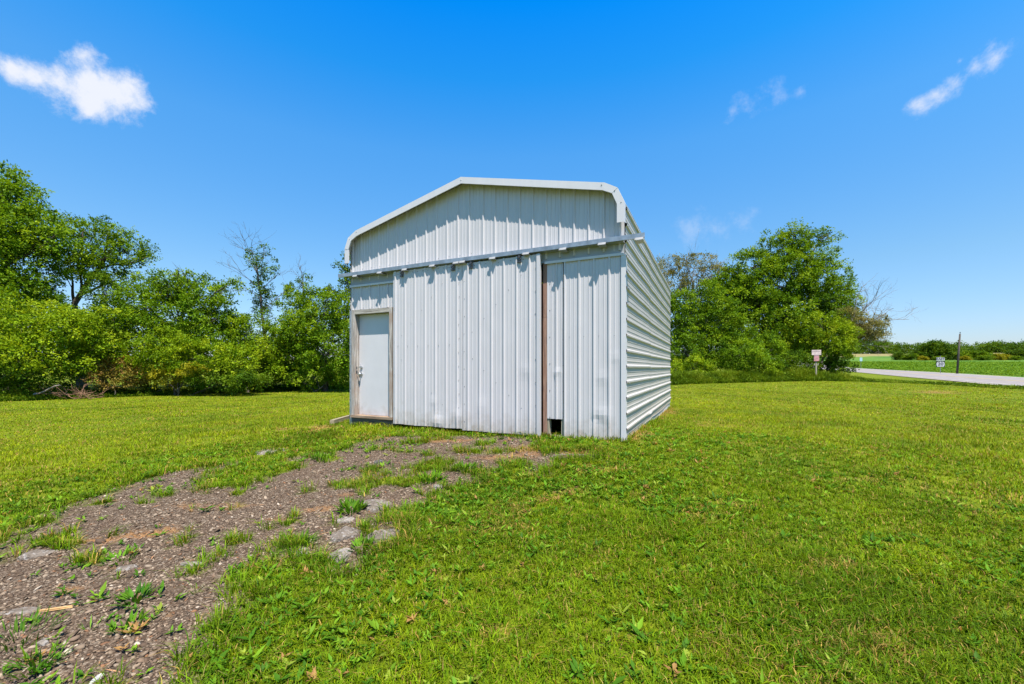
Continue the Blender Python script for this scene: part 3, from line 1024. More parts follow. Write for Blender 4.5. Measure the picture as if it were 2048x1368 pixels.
def lawn_blades():
    Vs = []; Fs = []; Cs = []; base = 0
    rng = np.random.default_rng(5)
    bands = [(0.9, 2.6, 70000, .0045, True), (2.6, 4, 130000, .005, True), (4, 6, 170000, .0058, True), (6, 9, 170000, .0075, True), (9, 14, 190000, .011, False),
             (14, 24, 230000, .018, False), (24, 40, 150000, .030, False)]
    for (r0, r1, N, w, two) in bands:
        per = 9 if two else 6
        M_ = N // per
        r = np.sqrt(rng.uniform(r0 ** 2, r1 ** 2, M_)); a = rng.uniform(-math.radians(62), math.radians(62), M_)
        cx = r * np.sin(a); cy = r * np.cos(a)
        ts = rng.uniform(.6, 1.5, M_)                      # tuft vigour
        traz = rng.uniform(0, 2 * np.pi, M_)
        cx = np.repeat(cx, per); cy = np.repeat(cy, per); tv = np.repeat(ts, per)
        tid = np.repeat(np.arange(M_), per)
        ox = rng.normal(0, 1, len(cx)); oy = rng.normal(0, 1, len(cx))
        sp = (.018 if two else .03) * np.clip(r0 / 5, .8, 4)
        x = cx + ox * sp * tv; y = cy + oy * sp * tv
        # thin spots and gravel stay open
        g, d = gmaskf(x, y)
        gt, _ = gmaskf(cx, cy)
        keep = (np.repeat(rng.random(M_), per) > gt * 1.06) & ~inside_shed(x, y, .0) & (rng.random(len(x)) < 1 - .55 * d)
        keep &= np.repeat(rng.random(M_), per) < .50 + .9 * fbm(cx * 1.9, cy * 1.9, 41)
        keep &= road_d(x, y) < -0.8
        x, y, g, d, tv, ox, oy, tid = x[keep], y[keep], g[keep], d[keep], tv[keep], ox[keep], oy[keep], tid[keep]
        n = len(x)
        rr = np.hypot(x, y)
        wx = (x - SO[0]) * SU[0] + (y - SO[1]) * SU[1]; wy = (x - SO[0]) * SI[0] + (y - SO[1]) * SI[1]
        wall_d = np.maximum(np.maximum(-wx, wx - 5.46), np.maximum(-wy, wy - SL))
        tall = 1 + 1.4 * (np.clip(1 - wall_d / .16, 0, 1)) + 1.1 * np.clip(g * 2.5, 0, 1) + .6 * np.clip((fbm(x * 1.1, y * 1.1, 88) - .52) * 5, 0, 1)
        h = rng.uniform(.020, .052, n) * tall * (1 - .4 * d) * (.6 + .45 * tv)
        h *= np.where(rr > 12, .8, 1)
        P = np.stack([x, y, gz(x, y) - .004], 1)
        lean = rng.uniform(.2, 1.4, n)
        az = np.arctan2(oy, ox) + rng.normal(0, .6, n)
        c = grass_colour(x, y, d, g, rng)
        tj = rng.uniform(.62, 1.30, M_)[tid][:, None]
        hue = rng.normal(0, .10, M_)[tid]
        c = c * tj * np.stack([1 + hue, np.ones(n), np.ones(n)], 1)
        V, F, C = tri_blades(P, h, w * rng.uniform(.6, 1.5, n), az, lean, c, two)
        Vs.append(V); Fs.append(F + base); Cs.append(C); base += len(V)
    o = mesh_arrays('lawn_grass', np.concatenate(Vs), np.concatenate(Fs), M['grass'], colors=np.concatenate(Cs))
    tag(o, 'short mown grass blades covering the lawn', 'grass', kind='stuff')


lawn_blades()


# leaf: folded rhombus; arrays
def leaves(P, A, N, L, Wd, col):
    """P base, A direction, N normal, L length, Wd width -> verts, tris, colours"""
    A = A / (np.linalg.norm(A, axis=1, keepdims=True) + 1e-9)
    B = np.cross(N, A); B /= (np.linalg.norm(B, axis=1, keepdims=True) + 1e-9)
    Nn = np.cross(A, B)
    L = L[:, None]; Wd = Wd[:, None]
    mid = P + A * L * .45
    V = np.stack([P, mid + B * Wd * .5 + Nn * Wd * .18, P + A * L, mid - B * Wd * .5 + Nn * Wd * .18], 1).reshape(-1, 3)
    b = (np.arange(len(P)) * 4)[:, None, None]
    F = (b + np.array([[0, 1, 2], [0, 2, 3]])[None]).reshape(-1, 3)
    return V, F, np.repeat(col, 4, 0)


def rosette(rng, n_leaf, L0, L1, up=.5, wid=.28):
    """one broad-leaved lawn weed at the origin"""
    az = rng.uniform(0, 2 * np.pi, n_leaf)
    L = rng.uniform(L0, L1, n_leaf)
    el = rng.uniform(.15, 1.0, n_leaf) * up
    A = np.stack([np.cos(az), np.sin(az), np.tan(el)], 1)
    Nn = np.stack([-np.cos(az) * np.sin(el), -np.sin(az) * np.sin(el), np.cos(el)], 1) + rng.normal(0, .15, (n_leaf, 3))
    return A, Nn, L, L * wid * rng.uniform(.7, 1.3, n_leaf)


def broadleaf_cover():
    rng = np.random.default_rng(8)
    Ps = []; As = []; Ns = []; Ls = []; Ws = []; Cs = []
    cand = []
    N = 26000
    r = np.sqrt(rng.uniform(1.2 ** 2, 8.5 ** 2, N)); a = rng.uniform(-math.radians(58), math.radians(58), N)
    x = r * np.sin(a); y = r * np.cos(a)
    g, d = gmaskf(x, y)
    # weeds crowd the strip right of the gravel and thin out over the lawn
    edge = pip(x, y, DRIVE)
    pr = np.where(edge < 0, np.exp(edge / .7) * .85, .02) + .10 * fbm(x * .8, y * .8, 14) + .5 * np.clip((fbm(x * 1.3, y * 1.3, 15) - .54) * 5, 0, 1)
    pr = np.where((x < -1) & (edge < 0) & (y > 3.2), pr * .35, pr) * (1 - .6 * g)
    k = (rng.random(N) < pr) & ~inside_shed(x, y, .08)
    for X, Y in zip(x[k], y[k]):
        big = rng.random() < .12
        A, Nn, L, Wd = rosette(rng, rng.integers(5, 11), .022, .060 if not big else .105, .8, .36 if not big else .27)
        n = len(L)
        tone = np.array([(0.05, 0.13, 0.008), (0.085, 0.19, 0.010), (0.14, 0.26, 0.015), (.21, .27, .03)][rng.choice(4, p=[.35, .35, .22, .08])])
        if rng.random() < .03: tone = np.array((.30, .17, .06))
        Ps.append(np.tile((X, Y, 0), (n, 1)) + rng.normal(0, .008, (n, 3)) * (1, 1, 0)); As.append(A); Ns.append(Nn); Ls.append(L); Ws.append(Wd)
        Cs.append(tone * rng.uniform(.75, 1.25, (n, 1)))
    P = np.concatenate(Ps); P[:, 2] = gz(P[:, 0], P[:, 1]) + rng.uniform(.0, .022, len(P))
    V, F, C = leaves(P, np.concatenate(As), np.concatenate(Ns), np.concatenate(Ls), np.concatenate(Ws), np.concatenate(Cs))
    o = mesh_arrays('ground_weeds', V, F, M['grass'], colors=C)
    tag(o, 'low broad-leaved weeds spread through the grass beside the gravel', 'weeds', kind='stuff')


broadleaf_cover()


def straw_cover():
    rng = np.random.default_rng(18)
    V0 = []; F0 = []; C0 = []; b = 0
    N = 60000
    x = rng.uniform(-7, 6, N); y = rng.uniform(1.2, 10, N)
    g, d = gmaskf(x, y)
    k = (rng.random(N) < np.clip(d * .75 + .02 * g, 0, 1)) & ~inside_shed(x, y, .03)
    x, y = x[k], y[k]; n = len(x)
    P = np.stack([x, y, gz(x, y) + rng.uniform(0.002, .018, n)], 1)
    az = rng.uniform(0, 2 * np.pi, n)
    A = np.stack([np.cos(az), np.sin(az), rng.normal(0, .12, n)], 1)
    Nn = np.tile((0, 0, 1.), (n, 1)) + rng.normal(0, .3, (n, 3))
    tone = np.array((.40, .24, .11)) * (1 - rng.random((n, 1)) * .5) + np.array((.08, .0, .0)) * rng.random((n, 1))
    V, F, C = leaves(P, A, Nn, rng.uniform(.04, .13, n), rng.uniform(.003, .007, n), tone)
    o = mesh_arrays('dry_straw', V, F, M['pebble'], colors=C)
    tag(o, 'dry straw and thatch scattered over bare patches', 'straw', kind='stuff')


straw_cover()


# ------------------------------------------------------------------ gravel stones
def pebbles():
    rng = np.random.default_rng(21)
    oct_v = []
    t = (1 + 5 ** .5) / 2
    ico = np.array([(-1, t, 0), (1, t, 0), (-1, -t, 0), (1, -t, 0), (0, -1, t), (0, 1, t), (0, -1, -t), (0, 1, -t), (t, 0, -1), (t, 0, 1), (-t, 0, -1), (-t, 0, 1)], float)
    ico /= np.linalg.norm(ico[0])
    tri = np.array([(0, 11, 5), (0, 5, 1), (0, 1, 7), (0, 7, 10), (0, 10, 11), (1, 5, 9), (5, 11, 4), (11, 10, 2), (10, 7, 6), (7, 1, 8), (3, 9, 4), (3, 4, 2), (3, 2, 6), (3, 6, 8), (3, 8, 9), (4, 9, 5), (2, 4, 11), (6, 2, 10), (8, 6, 7), (9, 8, 1)])
    N = 150000
    r = rng.uniform(1.2, 9.5, N) ** 1.0; a = rng.uniform(-math.radians(60), math.radians(25), N)
    x = r * np.sin(a); y = r * np.cos(a)
    g, d = gmaskf(x, y)
    k = (rng.random(N) < g * 1.0 * (1 - .5 * d) * (.35 + .9 * fbm(x * 2, y * 2, 91))) & ~inside_shed(x, y, .05)
    x, y = x[k], y[k]; n = len(x)
    print('pebbles', n)
    s = np.exp(rng.normal(math.log(.0068), .42, n)).clip(.003, .03)
    sc = np.stack([s * rng.uniform(.8, 1.6, n), s * rng.uniform(.7, 1.2, n), s * rng.uniform(.35, .75, n)], 1)
    V = ico[None] * sc[:, None] * rng.uniform(.72, 1.25, (n, 12, 1))
    az = rng.uniform(0, 2 * np.pi, n); c, q = np.cos(az)[:, None], np.sin(az)[:, None]
    X = V[..., 0] * c - V[..., 1] * q; Y = V[..., 0] * q + V[..., 1] * c
    tl = rng.normal(0, .35, n)[:, None]
    Z = V[..., 2] + X * tl
    V = np.stack([X + x[:, None], Y + y[:, None], Z + (gz(x, y) + s * .25)[:, None]], -1).reshape(-1, 3)
    F = ((np.arange(n) * 12)[:, None, None] + tri[None]).reshape(-1, 3)
    pal = np.array([(.088, .062, .045), (.135, .100, .075), (.185, .145, .112), (.25, .205, .165), (.36, .32, .28), (.06, .045, .034), (.17, .09, .05)])
    pal = pal * np.array((1.04, .96, .83))
    ch = rng.choice(len(pal), n, p=[.27, .28, .19, .115, .015, .09, .04])
    C = np.repeat(pal[ch] * rng.uniform(.8, 1.2, (n, 1)), 12, 0)
    o = mesh_arrays('gravel', V, F, M['pebble'], colors=C)
    tag(o, 'loose grey and brown gravel stones on the driveway', 'gravel', kind='stuff')


pebbles()

# bigger stones and slabs, each a thing
def stone_mat(name, col):
    m, t = new_mat(name)
    c = obj_co(t)
    v = t.n('ShaderNodeTexVoronoi', i_Scale=60.0); t.t.links.new(c, v.inputs['Vector'])
    n = t.noise(c, 22, 6, 0.7)
    k = t.ramp(n, [(0.3, 0.55), (0.7, 1.3)])
    colr = t.mix(1.0, col, k, 'MULTIPLY')
    colr = t.mix(t.ramp(t.n('ShaderNodeSeparateColor', i_0=v.outputs['Color']).outputs[0], [(0.75, 0), (0.95, .6)]), colr, (.30, .28, .26))
    finish(t, principled(t, colr, 0.95, spec=.2, normal=bump(t, t.m('ADD', n, v.outputs['Distance']), 0.8, 0.01)))
    return m


M['slab_grey'] = stone_mat('crumbled_concrete', (0.15, 0.123, 0.098))
M['slab_pale'] = stone_mat('pale_concrete', (0.205, 0.175, 0.145))
M['stone_white'] = stone_mat('white_stone', (0.42, 0.41, 0.38))
M['stone_dark'] = stone_mat('dark_stone', (0.06, 0.055, 0.05))


def stone(px, py, wpx, hpx, thick, mat, label, seed, cat='stone', name='stone'):
    rng = np.random.default_rng(seed)
    c = G(px, py)
    rx = wpx / 830 * c[1] / 2
    ry = abs(G(px, py - hpx / 2)[1] - G(px, py + hpx / 2)[1]) / 2
    nr, na = 9, 26
    vs = [(0, 0, thick)]
    ph = rng.uniform(0, 6.28, 5)
    for i in range(1, nr + 1):
        q = i / nr
        for k in range(na):
            a = 2 * math.pi * k / na
            rr = 1 + .16 * math.sin(2 * a + ph[0]) + .10 * math.sin(3 * a + ph[1]) + .06 * math.sin(5 * a + ph[2]) + .03 * math.sin(9 * a + ph[3])
            x = q * rx * rr * math.cos(a); y = q * ry * rr * math.sin(a)
            z = thick * (1 - q ** 5) + (float(vnoise(x * 40 + seed, y * 40)) - .5) * thick * .45 + (float(vnoise(x * 12 + seed, y * 12, 4)) - .5) * thick * .5
            if i == nr: z = -.03
            vs.append((x, y, z))
    fs = [(0, 1 + k, 1 + (k + 1) % na) for k in range(na)]
    for i in range(nr - 1):
        for k in range(na):
            a0 = 1 + i * na + k; a1 = 1 + i * na + (k + 1) % na
            fs.append((a0, a0 + na, a1 + na, a1))
    m = MB(); m.add(vs, fs)
    o = m.build(name, mat)
    o.location = (c[0], c[1], float(gz(c[0], c[1])) - .004)
    return tag(o, label, cat)


stone(752, 1012, 66, 26, .035, M['slab_grey'], 'flat grey crumbled concrete chunk with a weed tuft at its left end', 1)
stone(690, 1041, 34, 14, .025, M['slab_pale'], 'small pale concrete lump just above the pair of rounded grey chunks', 2)
stone(690, 1073, 52, 28, .045, M['slab_grey'], 'left one of the pair of rounded grey chunks at the gravel edge', 3)
stone(768, 1074, 72, 26, .05, M['slab_grey'], 'long brownish-grey cracked chunk, right one of the pair at the gravel edge', 4)
stone(680, 1112, 56, 24, .04, M['slab_pale'], 'oval pale grey concrete chunk lowest on the grassy gravel edge', 5)
stone(606, 1108, 34, 14, .03, M['slab_pale'], 'small pale chunk half under weeds left of the oval grey chunk', 6)
stone(838, 1061, 12, 9, .028, M['stone_white'], 'small bright white stone lying at the edge of the grass', 7)
stone(878, 975, 24, 10, .03, M['slab_pale'], 'pale flat stone among weeds in the middle of the gravel', 8)
stone(552, 900, 78, 12, .018, M['slab_pale'], 'flat concrete slab level with the lawn left of the gravel', 9, 'slab', 'concrete_slab')
stone(79, 1106, 72, 18, .035, M['slab_grey'], 'smooth flat grey stone at the left edge of the gravel', 10)
stone(42, 1222, 66, 22, .012, M['slab_grey'], 'flat brown-grey stone sunk in the gravel at the left frame edge', 11)
stone(382, 1131, 44, 9, .022, M['slab_pale'], 'thin pale slab edge showing in the middle of the gravel', 12)
stone(252, 1137, 40, 12, .030, M['slab_grey'], 'tilted tan stone shard with a dark gap under it', 13)
stone(758, 923, 20, 7, .025, M['stone_dark'], 'small dark stone on the gravel in front of the sliding doors', 14)
stone(193, 1358, 18, 22, .02, M['stone_white'], 'elongated light stone at the bottom edge of the picture', 15)
stone(86, 1284, 26, 12, .02, M['slab_pale'], 'light grey pebble cluster stone near the lower left corner', 16)

# orange wood splinter and lumber by the shed
c = G(116, 1218)
o = MB().box(-.10, .10, -.009, .009, 0, .010, jit=.004).build('wood_splinter', mat_wood('orange_splinter', (.32, .16, .05), (.58, .36, .16), None, 'x'))
o.location = (c[0], c[1], float(gz(*c)) + .006); o.rotation_euler = (0, 0, .35)
tag(o, 'orange-brown wood splinter lying on the gravel at lower left', 'wood splinter')
a = G(664, 850); b = G(701, 838)
d = b - a; Ln = float(np.hypot(*d)) + .25
o = MB().box(0, Ln, -.045, .045, -.02, .095, jit=.003).build('timber_beam', M['lumber'])
o.location = (a[0], a[1], float(gz(*a)) + .0); o.rotation_euler = (0, 0, math.atan2(d[1], d[0]))
tag(o, 'short pale timber beam lying in the grass at the left corner of the shed', 'timber')
c = G(1140, 912)
o = MB().tube([(-.22, 0, .012), (0, .02, .022), (.24, .0, .012)], [.006, .008, .004], 6).build('fallen_stick', M['bark_pale'])
o.location = (c[0], c[1], float(gz(*c))); tag(o, 'thin pale stick lying on the dry grass in front of the wide panel', 'stick')


# weed clumps standing out of the gravel, each a thing
def clump(px, py, h, spread, nb, tone, label, seed, broad=False):
    rng = np.random.default_rng(seed)
    c = G(px, py); z0 = float(gz(*c))
    n = nb
    az = rng.uniform(0, 2 * np.pi, n)
    rad = spread * np.sqrt(rng.random(n)) * .45
    P = np.stack([rad * np.cos(az), rad * np.sin(az), np.zeros(n) - .004], 1)
    P[:, 2] += gz(P[:, 0] + c[0], P[:, 1] + c[1]) - z0
    el = rng.uniform(.35, 1.35, n)
    A = np.stack([np.cos(az) * np.cos(el), np.sin(az) * np.cos(el), np.sin(el)], 1)
    Nn = np.stack([-np.cos(az) * np.sin(el), -np.sin(az) * np.sin(el), np.cos(el)], 1)
    L = h * .72 * rng.uniform(.5, 1.15, n)
    col = np.array(tone) * .68 * rng.uniform(.6, 1.35, (n, 1)) + rng.random((n, 1)) * np.array((.05, .05, 0))
    V, F, C = leaves(P, A, Nn, L, L * (.26 if broad else .09), col)
    o = mesh_arrays('weed_clump', V, F, M['grass'], colors=C)
    o.location = (c[0], c[1], z0)
    return tag(o, label, 'weed', 'weed clumps growing out of the gravel')


CL = [(800 - 95, 1022, .17, .22, 90, (.09, .24, .015), 'dense spiky weed at the left end of the flat grey chunk', True),
      (818, 1030, .15, .24, 80, (.08, .22, .015), 'dark spiky weed just right of the flat grey chunk', False),
      (885, 1040, .15, .30, 110, (.08, .21, .015), 'wide grassy weed on the right rim of the gravel', False),
      (930, 940, .14, .30, 100, (.07, .20, .015), 'dark leafy weed nearest the middle of the sliding doors', True),
      (862, 962, .15, .28, 90, (.12, .30, .02), 'bright large-leaved weed beside the pale flat stone', True),
      (1100, 905, .16, .25, 90, (.07, .2, .015), 'grass tuft under the brown post of the shed', False),
      (722, 1100, .14, .16, 50, (.11, .26, .02), 'upright weed between the rounded chunks and the oval chunk', True),
      (600, 1090, .16, .26, 100, (.08, .22, .015), 'lush weed left of the rounded grey chunks', False),
      (268, 1203, .13, .16, 60, (.06, .20, .02), 'lone dark green tuft in the lower left gravel', True),
      (255, 1252, .11, .16, 40, (.11, .28, .02), 'bright low weed just below the lone dark tuft', True),
      (240, 1120, .10, .22, 50, (.11, .28, .02), 'bright flat weed next to the tilted shard', True),
      (35, 1275, .13, .35, 130, (.06, .18, .015), 'broad dark weed patch at the left frame edge', False),
      (180, 1255, .13, .05, 9, (.14, .30, .03), 'single tall grass blade tuft standing in the lower left gravel', False),
      (330, 990, .09, .28, 80, (.11, .25, .02), 'low grass tuft at the upper rim of the gravel', False),
      (300, 955, .11, .22, 70, (.07, .2, .02), 'dark tuft where the lawn meets the gravel top', True),
      (75, 1330, .16, .22, 60, (.08, .22, .02), 'tuft in the lower left corner of the picture', False),
      (645, 918, .12, .30, 110, (.09, .24, .015), 'leafy tuft at the inner end of the grass tongue', True),
      (1290, 975, .10, .14, 60, (.06, .19, .02), 'dark patch of clover-like weed on the lawn right of the gravel', True)]
for i, (px, py, h, sp, nb, tone, lab, br) in enumerate(CL):
    clump(px, py, h, sp, nb, tone, lab, 300 + i, br)


# ------------------------------------------------------------------ trees
class Tubes:
    def __init__(self): self.v = []; self.f = []; self.n = 0

    def add(self, pts, rad, n=5):
        pts = np.asarray(pts, float); m = len(pts)
        t = np.gradient(pts, axis=0); t /= np.linalg.norm(t, axis=1, keepdims=True) + 1e-9
        ref = np.array((0.31, 0.87, 0.38)); a = np.cross(t, ref); a /= np.linalg.norm(a, axis=1, keepdims=True) + 1e-9
        b = np.cross(t, a)
        w = np.arange(n) * 2 * np.pi / n
        ring = a[:, None] * np.cos(w)[None, :, None] + b[:, None] * np.sin(w)[None, :, None]
        V = pts[:, None] + ring * np.asarray(rad, float)[:, None, None]
        self.v.append(V.reshape(-1, 3))
        i = np.arange(m * n).reshape(m, n); j = np.roll(i, -1, 1)
        self.f.append(np.stack([i[:-1], j[:-1], j[1:], i[1:]], -1).reshape(-1, 4) + self.n)
        self.n += m * n

    def build(self, name, mat, parent, origin):
        v = np.concatenate(self.v) - origin
        return mesh_arrays(name, v, np.concatenate(self.f), mat, parent, smooth=True)


def bend(p0, p1, r, rng, k=6, sag=0.12):
    p0 = np.asarray(p0, float); p1 = np.asarray(p1, float)
    u = np.linspace(0, 1, k)[:, None]
    L = np.linalg.norm(p1 - p0)
    off = rng.normal(0, sag * L * .5, 3); off2 = rng.normal(0, sag * L * .3, 3)
    return p0 * (1 - u) + p1 * u + off * np.sin(u * np.pi) + off2 * np.sin(u * 2 * np.pi)


def twigs(tb, p, d, L, r, depth, rng, tips, spread=.55, up=.15):
    k = 4
    pts = [p]; dd = d.copy()
    for i in range(k):
        dd = dd + rng.normal(0, .16, 3) + np.array((0, 0, up * .2)); dd /= np.linalg.norm(dd)
        pts.append(pts[-1] + dd * L / k)
    tb.add(pts, np.linspace(r, r * .45, k + 1), 4 if r > .015 else 3)
    if depth == 0:
        tips.append(pts[-1]); return
    for q in range(rng.integers(2, 4)):
        j = rng.integers(2, k + 1)
        nd = dd + rng.normal(0, spread, 3); nd[2] += up; nd /= np.linalg.norm(nd)
        twigs(tb, pts[j], nd, L * rng.uniform(.55, .8), r * .55, depth - 1, rng, tips, spread, up)
    tips.append(pts[-1])


PAL = {
    'mid': [(0.040, 0.086, 0.005), (0.095, 0.172, 0.006), (0.18, 0.255, 0.010)],
    'bright': [(0.060, 0.118, 0.005), (0.14, 0.215, 0.006), (0.245, 0.305, 0.012)],
    'dark': [(0.026, 0.062, 0.005), (0.060, 0.118, 0.006), (0.12, 0.18, 0.010)],
    'yellow': [(0.14, 0.15, 0.008), (0.25, 0.24, 0.012), (0.34, 0.30, 0.02)],
    'brown': [(0.08, 0.09, 0.02), (0.16, 0.15, 0.045), (0.22, 0.19, 0.08)],
    'red': [(0.09, 0.11, 0.012), (0.20, 0.15, 0.03), (0.28, 0.16, 0.05)],
}


CROWN_FILL = 1.65


def foliage(lobes, rng, pal, leaf, clump_r, per_clump, kclump, droop=0.2):
    """lobes: (centre, (rx,ry,rz)); leaf sprays in clumps through each lobe"""
    Cc = []; Out = []; Rc = []
    for c, r in lobes:
        area = (r[0] * r[2] + r[0] * r[1] + r[1] * r[2])
        n = max(5, int(kclump * CROWN_FILL * area / (clump_r ** 2)))
        v = rng.normal(0, 1, (n, 3)); v /= np.linalg.norm(v, axis=1, keepdims=True)
        rad = rng.uniform(.35, 1.03, (n, 1)) ** .6
        Cc.append(np.asarray(c) + v * rad * np.asarray(r)); Out.append(v)
        Rc.append(clump_r * rng.uniform(.55, 1.35, n))
    Cc = np.concatenate(Cc); Out = np.concatenate(Out); Rc = np.concatenate(Rc)
    n = len(Cc)
    P0 = np.array(PAL[pal])
    mixv = np.clip(rng.normal(.5, .28, n), 0, 1)
    cc = np.where((mixv < .5)[:, None], P0[0] + (P0[1] - P0[0]) * (mixv * 2)[:, None], P0[1] + (P0[2] - P0[1]) * (mixv * 2 - 1)[:, None])
    # sprays within clumps
    ns = 7; nl = max(4, per_clump // ns)
    S = np.repeat(Cc, ns, 0); So = np.repeat(Out, ns, 0); Sr = np.repeat(Rc, ns); Sc = np.repeat(cc, ns, 0)
    m = len(S)
    off = rng.normal(0, 1, (m, 3)); off /= np.linalg.norm(off, axis=1, keepdims=True)
    off[:, 2] *= .75
    sd = off + So * .5 + np.array((0, 0, .25)); sd /= np.linalg.norm(sd, axis=1, keepdims=True)
    S = S + off * (Sr * rng.uniform(.1, .6, m))[:, None]
    Lp = np.repeat(S, nl, 0); Ld = np.repeat(sd, nl, 0); Lr = np.repeat(Sr, nl); Lc = np.repeat(Sc, nl, 0)
    q = len(Lp)
    u = np.tile(np.linspace(0, 1, nl), m)
    P = Lp + Ld * (u * Lr * .75)[:, None] + rng.normal(0, 1, (q, 3)) * (leaf * .55)
    P[:, 2] -= droop * u * u * Lr
    A = Ld + rng.normal(0, .8, (q, 3)); A[:, 2] -= .25
    N = rng.normal(0, .55, (q, 3)) + np.array((0, 0, .75)) + Ld * .3
    L = leaf * rng.uniform(.6, 1.4, q)
    col = Lc * rng.uniform(.75, 1.28, (q, 1))
    return P, A, N, L, L * rng.uniform(.45, .7, q), col, Cc


def px_lobes(ls, D, rng, ydep=.9, spread=.8):
    out = []
    for (cx, cy, rx, ry) in ls:
        Dj = D + rng.uniform(-1, 1) * spread
        c = at(cx, cy, Dj)
        r = (rx / 830 * Dj, max(rx, ry) / 830 * Dj * ydep, ry / 830 * Dj)
        out.append((c, r))
    return out


def tree(name, label, ls, D, base_px, pal='mid', leaf=.13, clump_r=.5, per=84, kc=1.05, trunk=.16, seed=1, group=None, cat='tree', bark='bark', droop=.2,
         bare=None, trunk_px=None, limbs=True, spread=.8):
    rng = np.random.default_rng(seed)
    lobes = px_lobes(ls, D, rng, spread=spread)
    bx = (base_px - 1024) / 830 * D
    bz = H(bx, D)
    base = np.array((bx, D, bz - .05))
    root = empty(name, tuple(base))
    tag(root, label, cat, group)
    tb = Tubes()
    if trunk_px:
        pts = [base] + [at(a, b, D) for a, b in trunk_px]
    else:
        top = max(lobes, key=lambda l: l[0][2])
        tgt = np.array(top[0]); tgt = tgt * .75 + base * .25 + (0, 0, 0)
        pts = list(bend(base, tgt, .1, rng, 7, .06))
    pts = np.array(pts)
    # resample the trunk
    seg = np.r_[0, np.cumsum(np.linalg.norm(np.diff(pts, axis=0), axis=1))]
    u = np.linspace(0, seg[-1], 12)
    tp = np.stack([np.interp(u, seg, pts[:, k]) for k in range(3)], 1)
    tp[1:-1] += rng.normal(0, trunk * .25, (10, 3))
    tr_r = np.linspace(trunk, trunk * .3, 12); tr_r[0] *= 1.35
    tb.add(tp, tr_r, 8)
    P, A, N, L, Wd, col, Cc = foliage(lobes, rng, pal, leaf, clump_r, per, kc, droop)
    if limbs:
        for c, r in lobes:
            k = int(np.clip(np.argmin(np.linalg.norm(tp - c, axis=1)) - 2, 1, 11))
            lp = bend(tp[k], c, .1, rng, 6, .10)
            tb.add(lp, np.linspace(tr_r[k] * .6, trunk * .14, 6), 5)
            near = Cc[np.argsort(np.linalg.norm(Cc - c, axis=1))[:26]]
            for q in near[::3]:
                j = rng.integers(2, 6)
                tb.add(bend(lp[j], q, .1, rng, 4, .10), np.linspace(trunk * .12, .006, 4), 3)
    tips = []
    if bare:
        for (sx, sy, ex, ey, r0, dep) in bare:
            p = at(sx, sy, D); e = at(ex, ey, D + rng.uniform(-.8, .8))
            d = e - p; Lb = np.linalg.norm(d)
            twigs(tb, p, d / Lb, Lb * .62, r0, dep, rng, tips)
    tb.build('trunk', M[bark], root, base)
    V, F, C = leaves(P, A, N, L, Wd, col)
    mesh_arrays('crown', V - base, F, M['leaf'], root, colors=C)
    return root


GL = 'trees in the row left of the shed'
GR = 'trees in the clump right of the shed'
# --- left row
tree('broadleaf_tree', 'tallest tree at the left frame edge, full leafy mid-green crown', [(-20, 400, 60, 60), (45, 405, 46, 36), (110, 470, 34, 30), (15, 375, 34, 40), (20, 460, 60, 50), (45, 560, 60, 50), (-50, 450, 90, 100), (60, 450, 50, 50), (30, 520, 90, 60), (-60, 580, 100, 80), (95, 480, 42, 30), (10, 370, 22, 30), (110, 455, 25, 16)],
     24.5, 20, 'mid', .15, .55, 84, 1.0, .24, 1, GL)
tree('broadleaf_tree', 'tree with rounded flat crown leaning right over its dark trunk, second from left', [(165, 462, 44, 24), (215, 468, 42, 26), (262, 490, 34, 24), (225, 510, 60, 18), (160, 505, 45, 30), (290, 516, 18, 9), (200, 545, 50, 14), (140, 530, 30, 30)],
     28, 165, 'mid', .14, .42, 70, .72, .26, 2, GL, trunk_px=[(152, 680), (150, 600), (172, 570), (200, 530), (230, 490)], bare=[(160, 590, 270, 548, .10, 1)])
tree('young_tree', 'yellow-green bushy tree in front of the tallest tree at the left edge', [(50, 640, 80, 40), (140, 660, 60, 40), (-30, 680, 80, 60), (170, 630, 44, 26), (90, 705, 100, 42), (10, 610, 60, 26), (190, 690, 34, 36)],
     21.5, 60, 'bright', .12, .42, 84, 1.0, .12, 3, GL)
tree('ivy_tree', 'dark ivy-covered trunk rising behind the yellow-green bushy tree', [(213, 585, 20, 40), (222, 635, 26, 50), (200, 560, 20, 18), (205, 700, 40, 60)],
     24.5, 215, 'dark', .12, .38, 84, 1.1, .2, 4, GL)
tree('broadleaf_tree', 'wide round-topped tree in the middle of the left row', [(325, 580, 55, 34), (395, 585, 55, 36), (355, 630, 92, 50), (430, 640, 44, 56), (285, 610, 45, 40), (452, 572, 20, 11), (440, 690, 50, 50), (330, 560, 24, 12), (300, 680, 60, 50), (375, 562, 26, 14)],
     25.5, 350, 'mid', .13, .45, 84, 1.0, .18, 5, GL, bare=[(355, 570, 352, 535, .03, 2), (375, 570, 388, 530, .03, 2)])
tree('shrub', 'bright green shrub in front of the wide round-topped tree', [(345, 690, 60, 32), (400, 715, 66, 40), (285, 715, 44, 36), (470, 725, 40, 36)], 23.3, 350, 'bright', .11, .38, 84, 1.0, .07, 6, GL, 'shrub')
tree('shrub', 'mid green shrub left of the pile of cut branches', [(60, 745, 90, 36), (-30, 750, 70, 40)], 20.8, 30, 'dark', .11, .38, 84, .9, .06, 7, GL, 'shrub')
tree('young_tree', 'low tree filling the dip between the round-topped tree and the bare-topped snag', [(490, 668, 34, 38), (478, 640, 16, 16), (508, 735, 54, 44), (545, 690, 38, 50), (590, 670, 34, 34)], 25.6, 495, 'bright', .12, .40, 84, 1.0, .10, 8, GL)
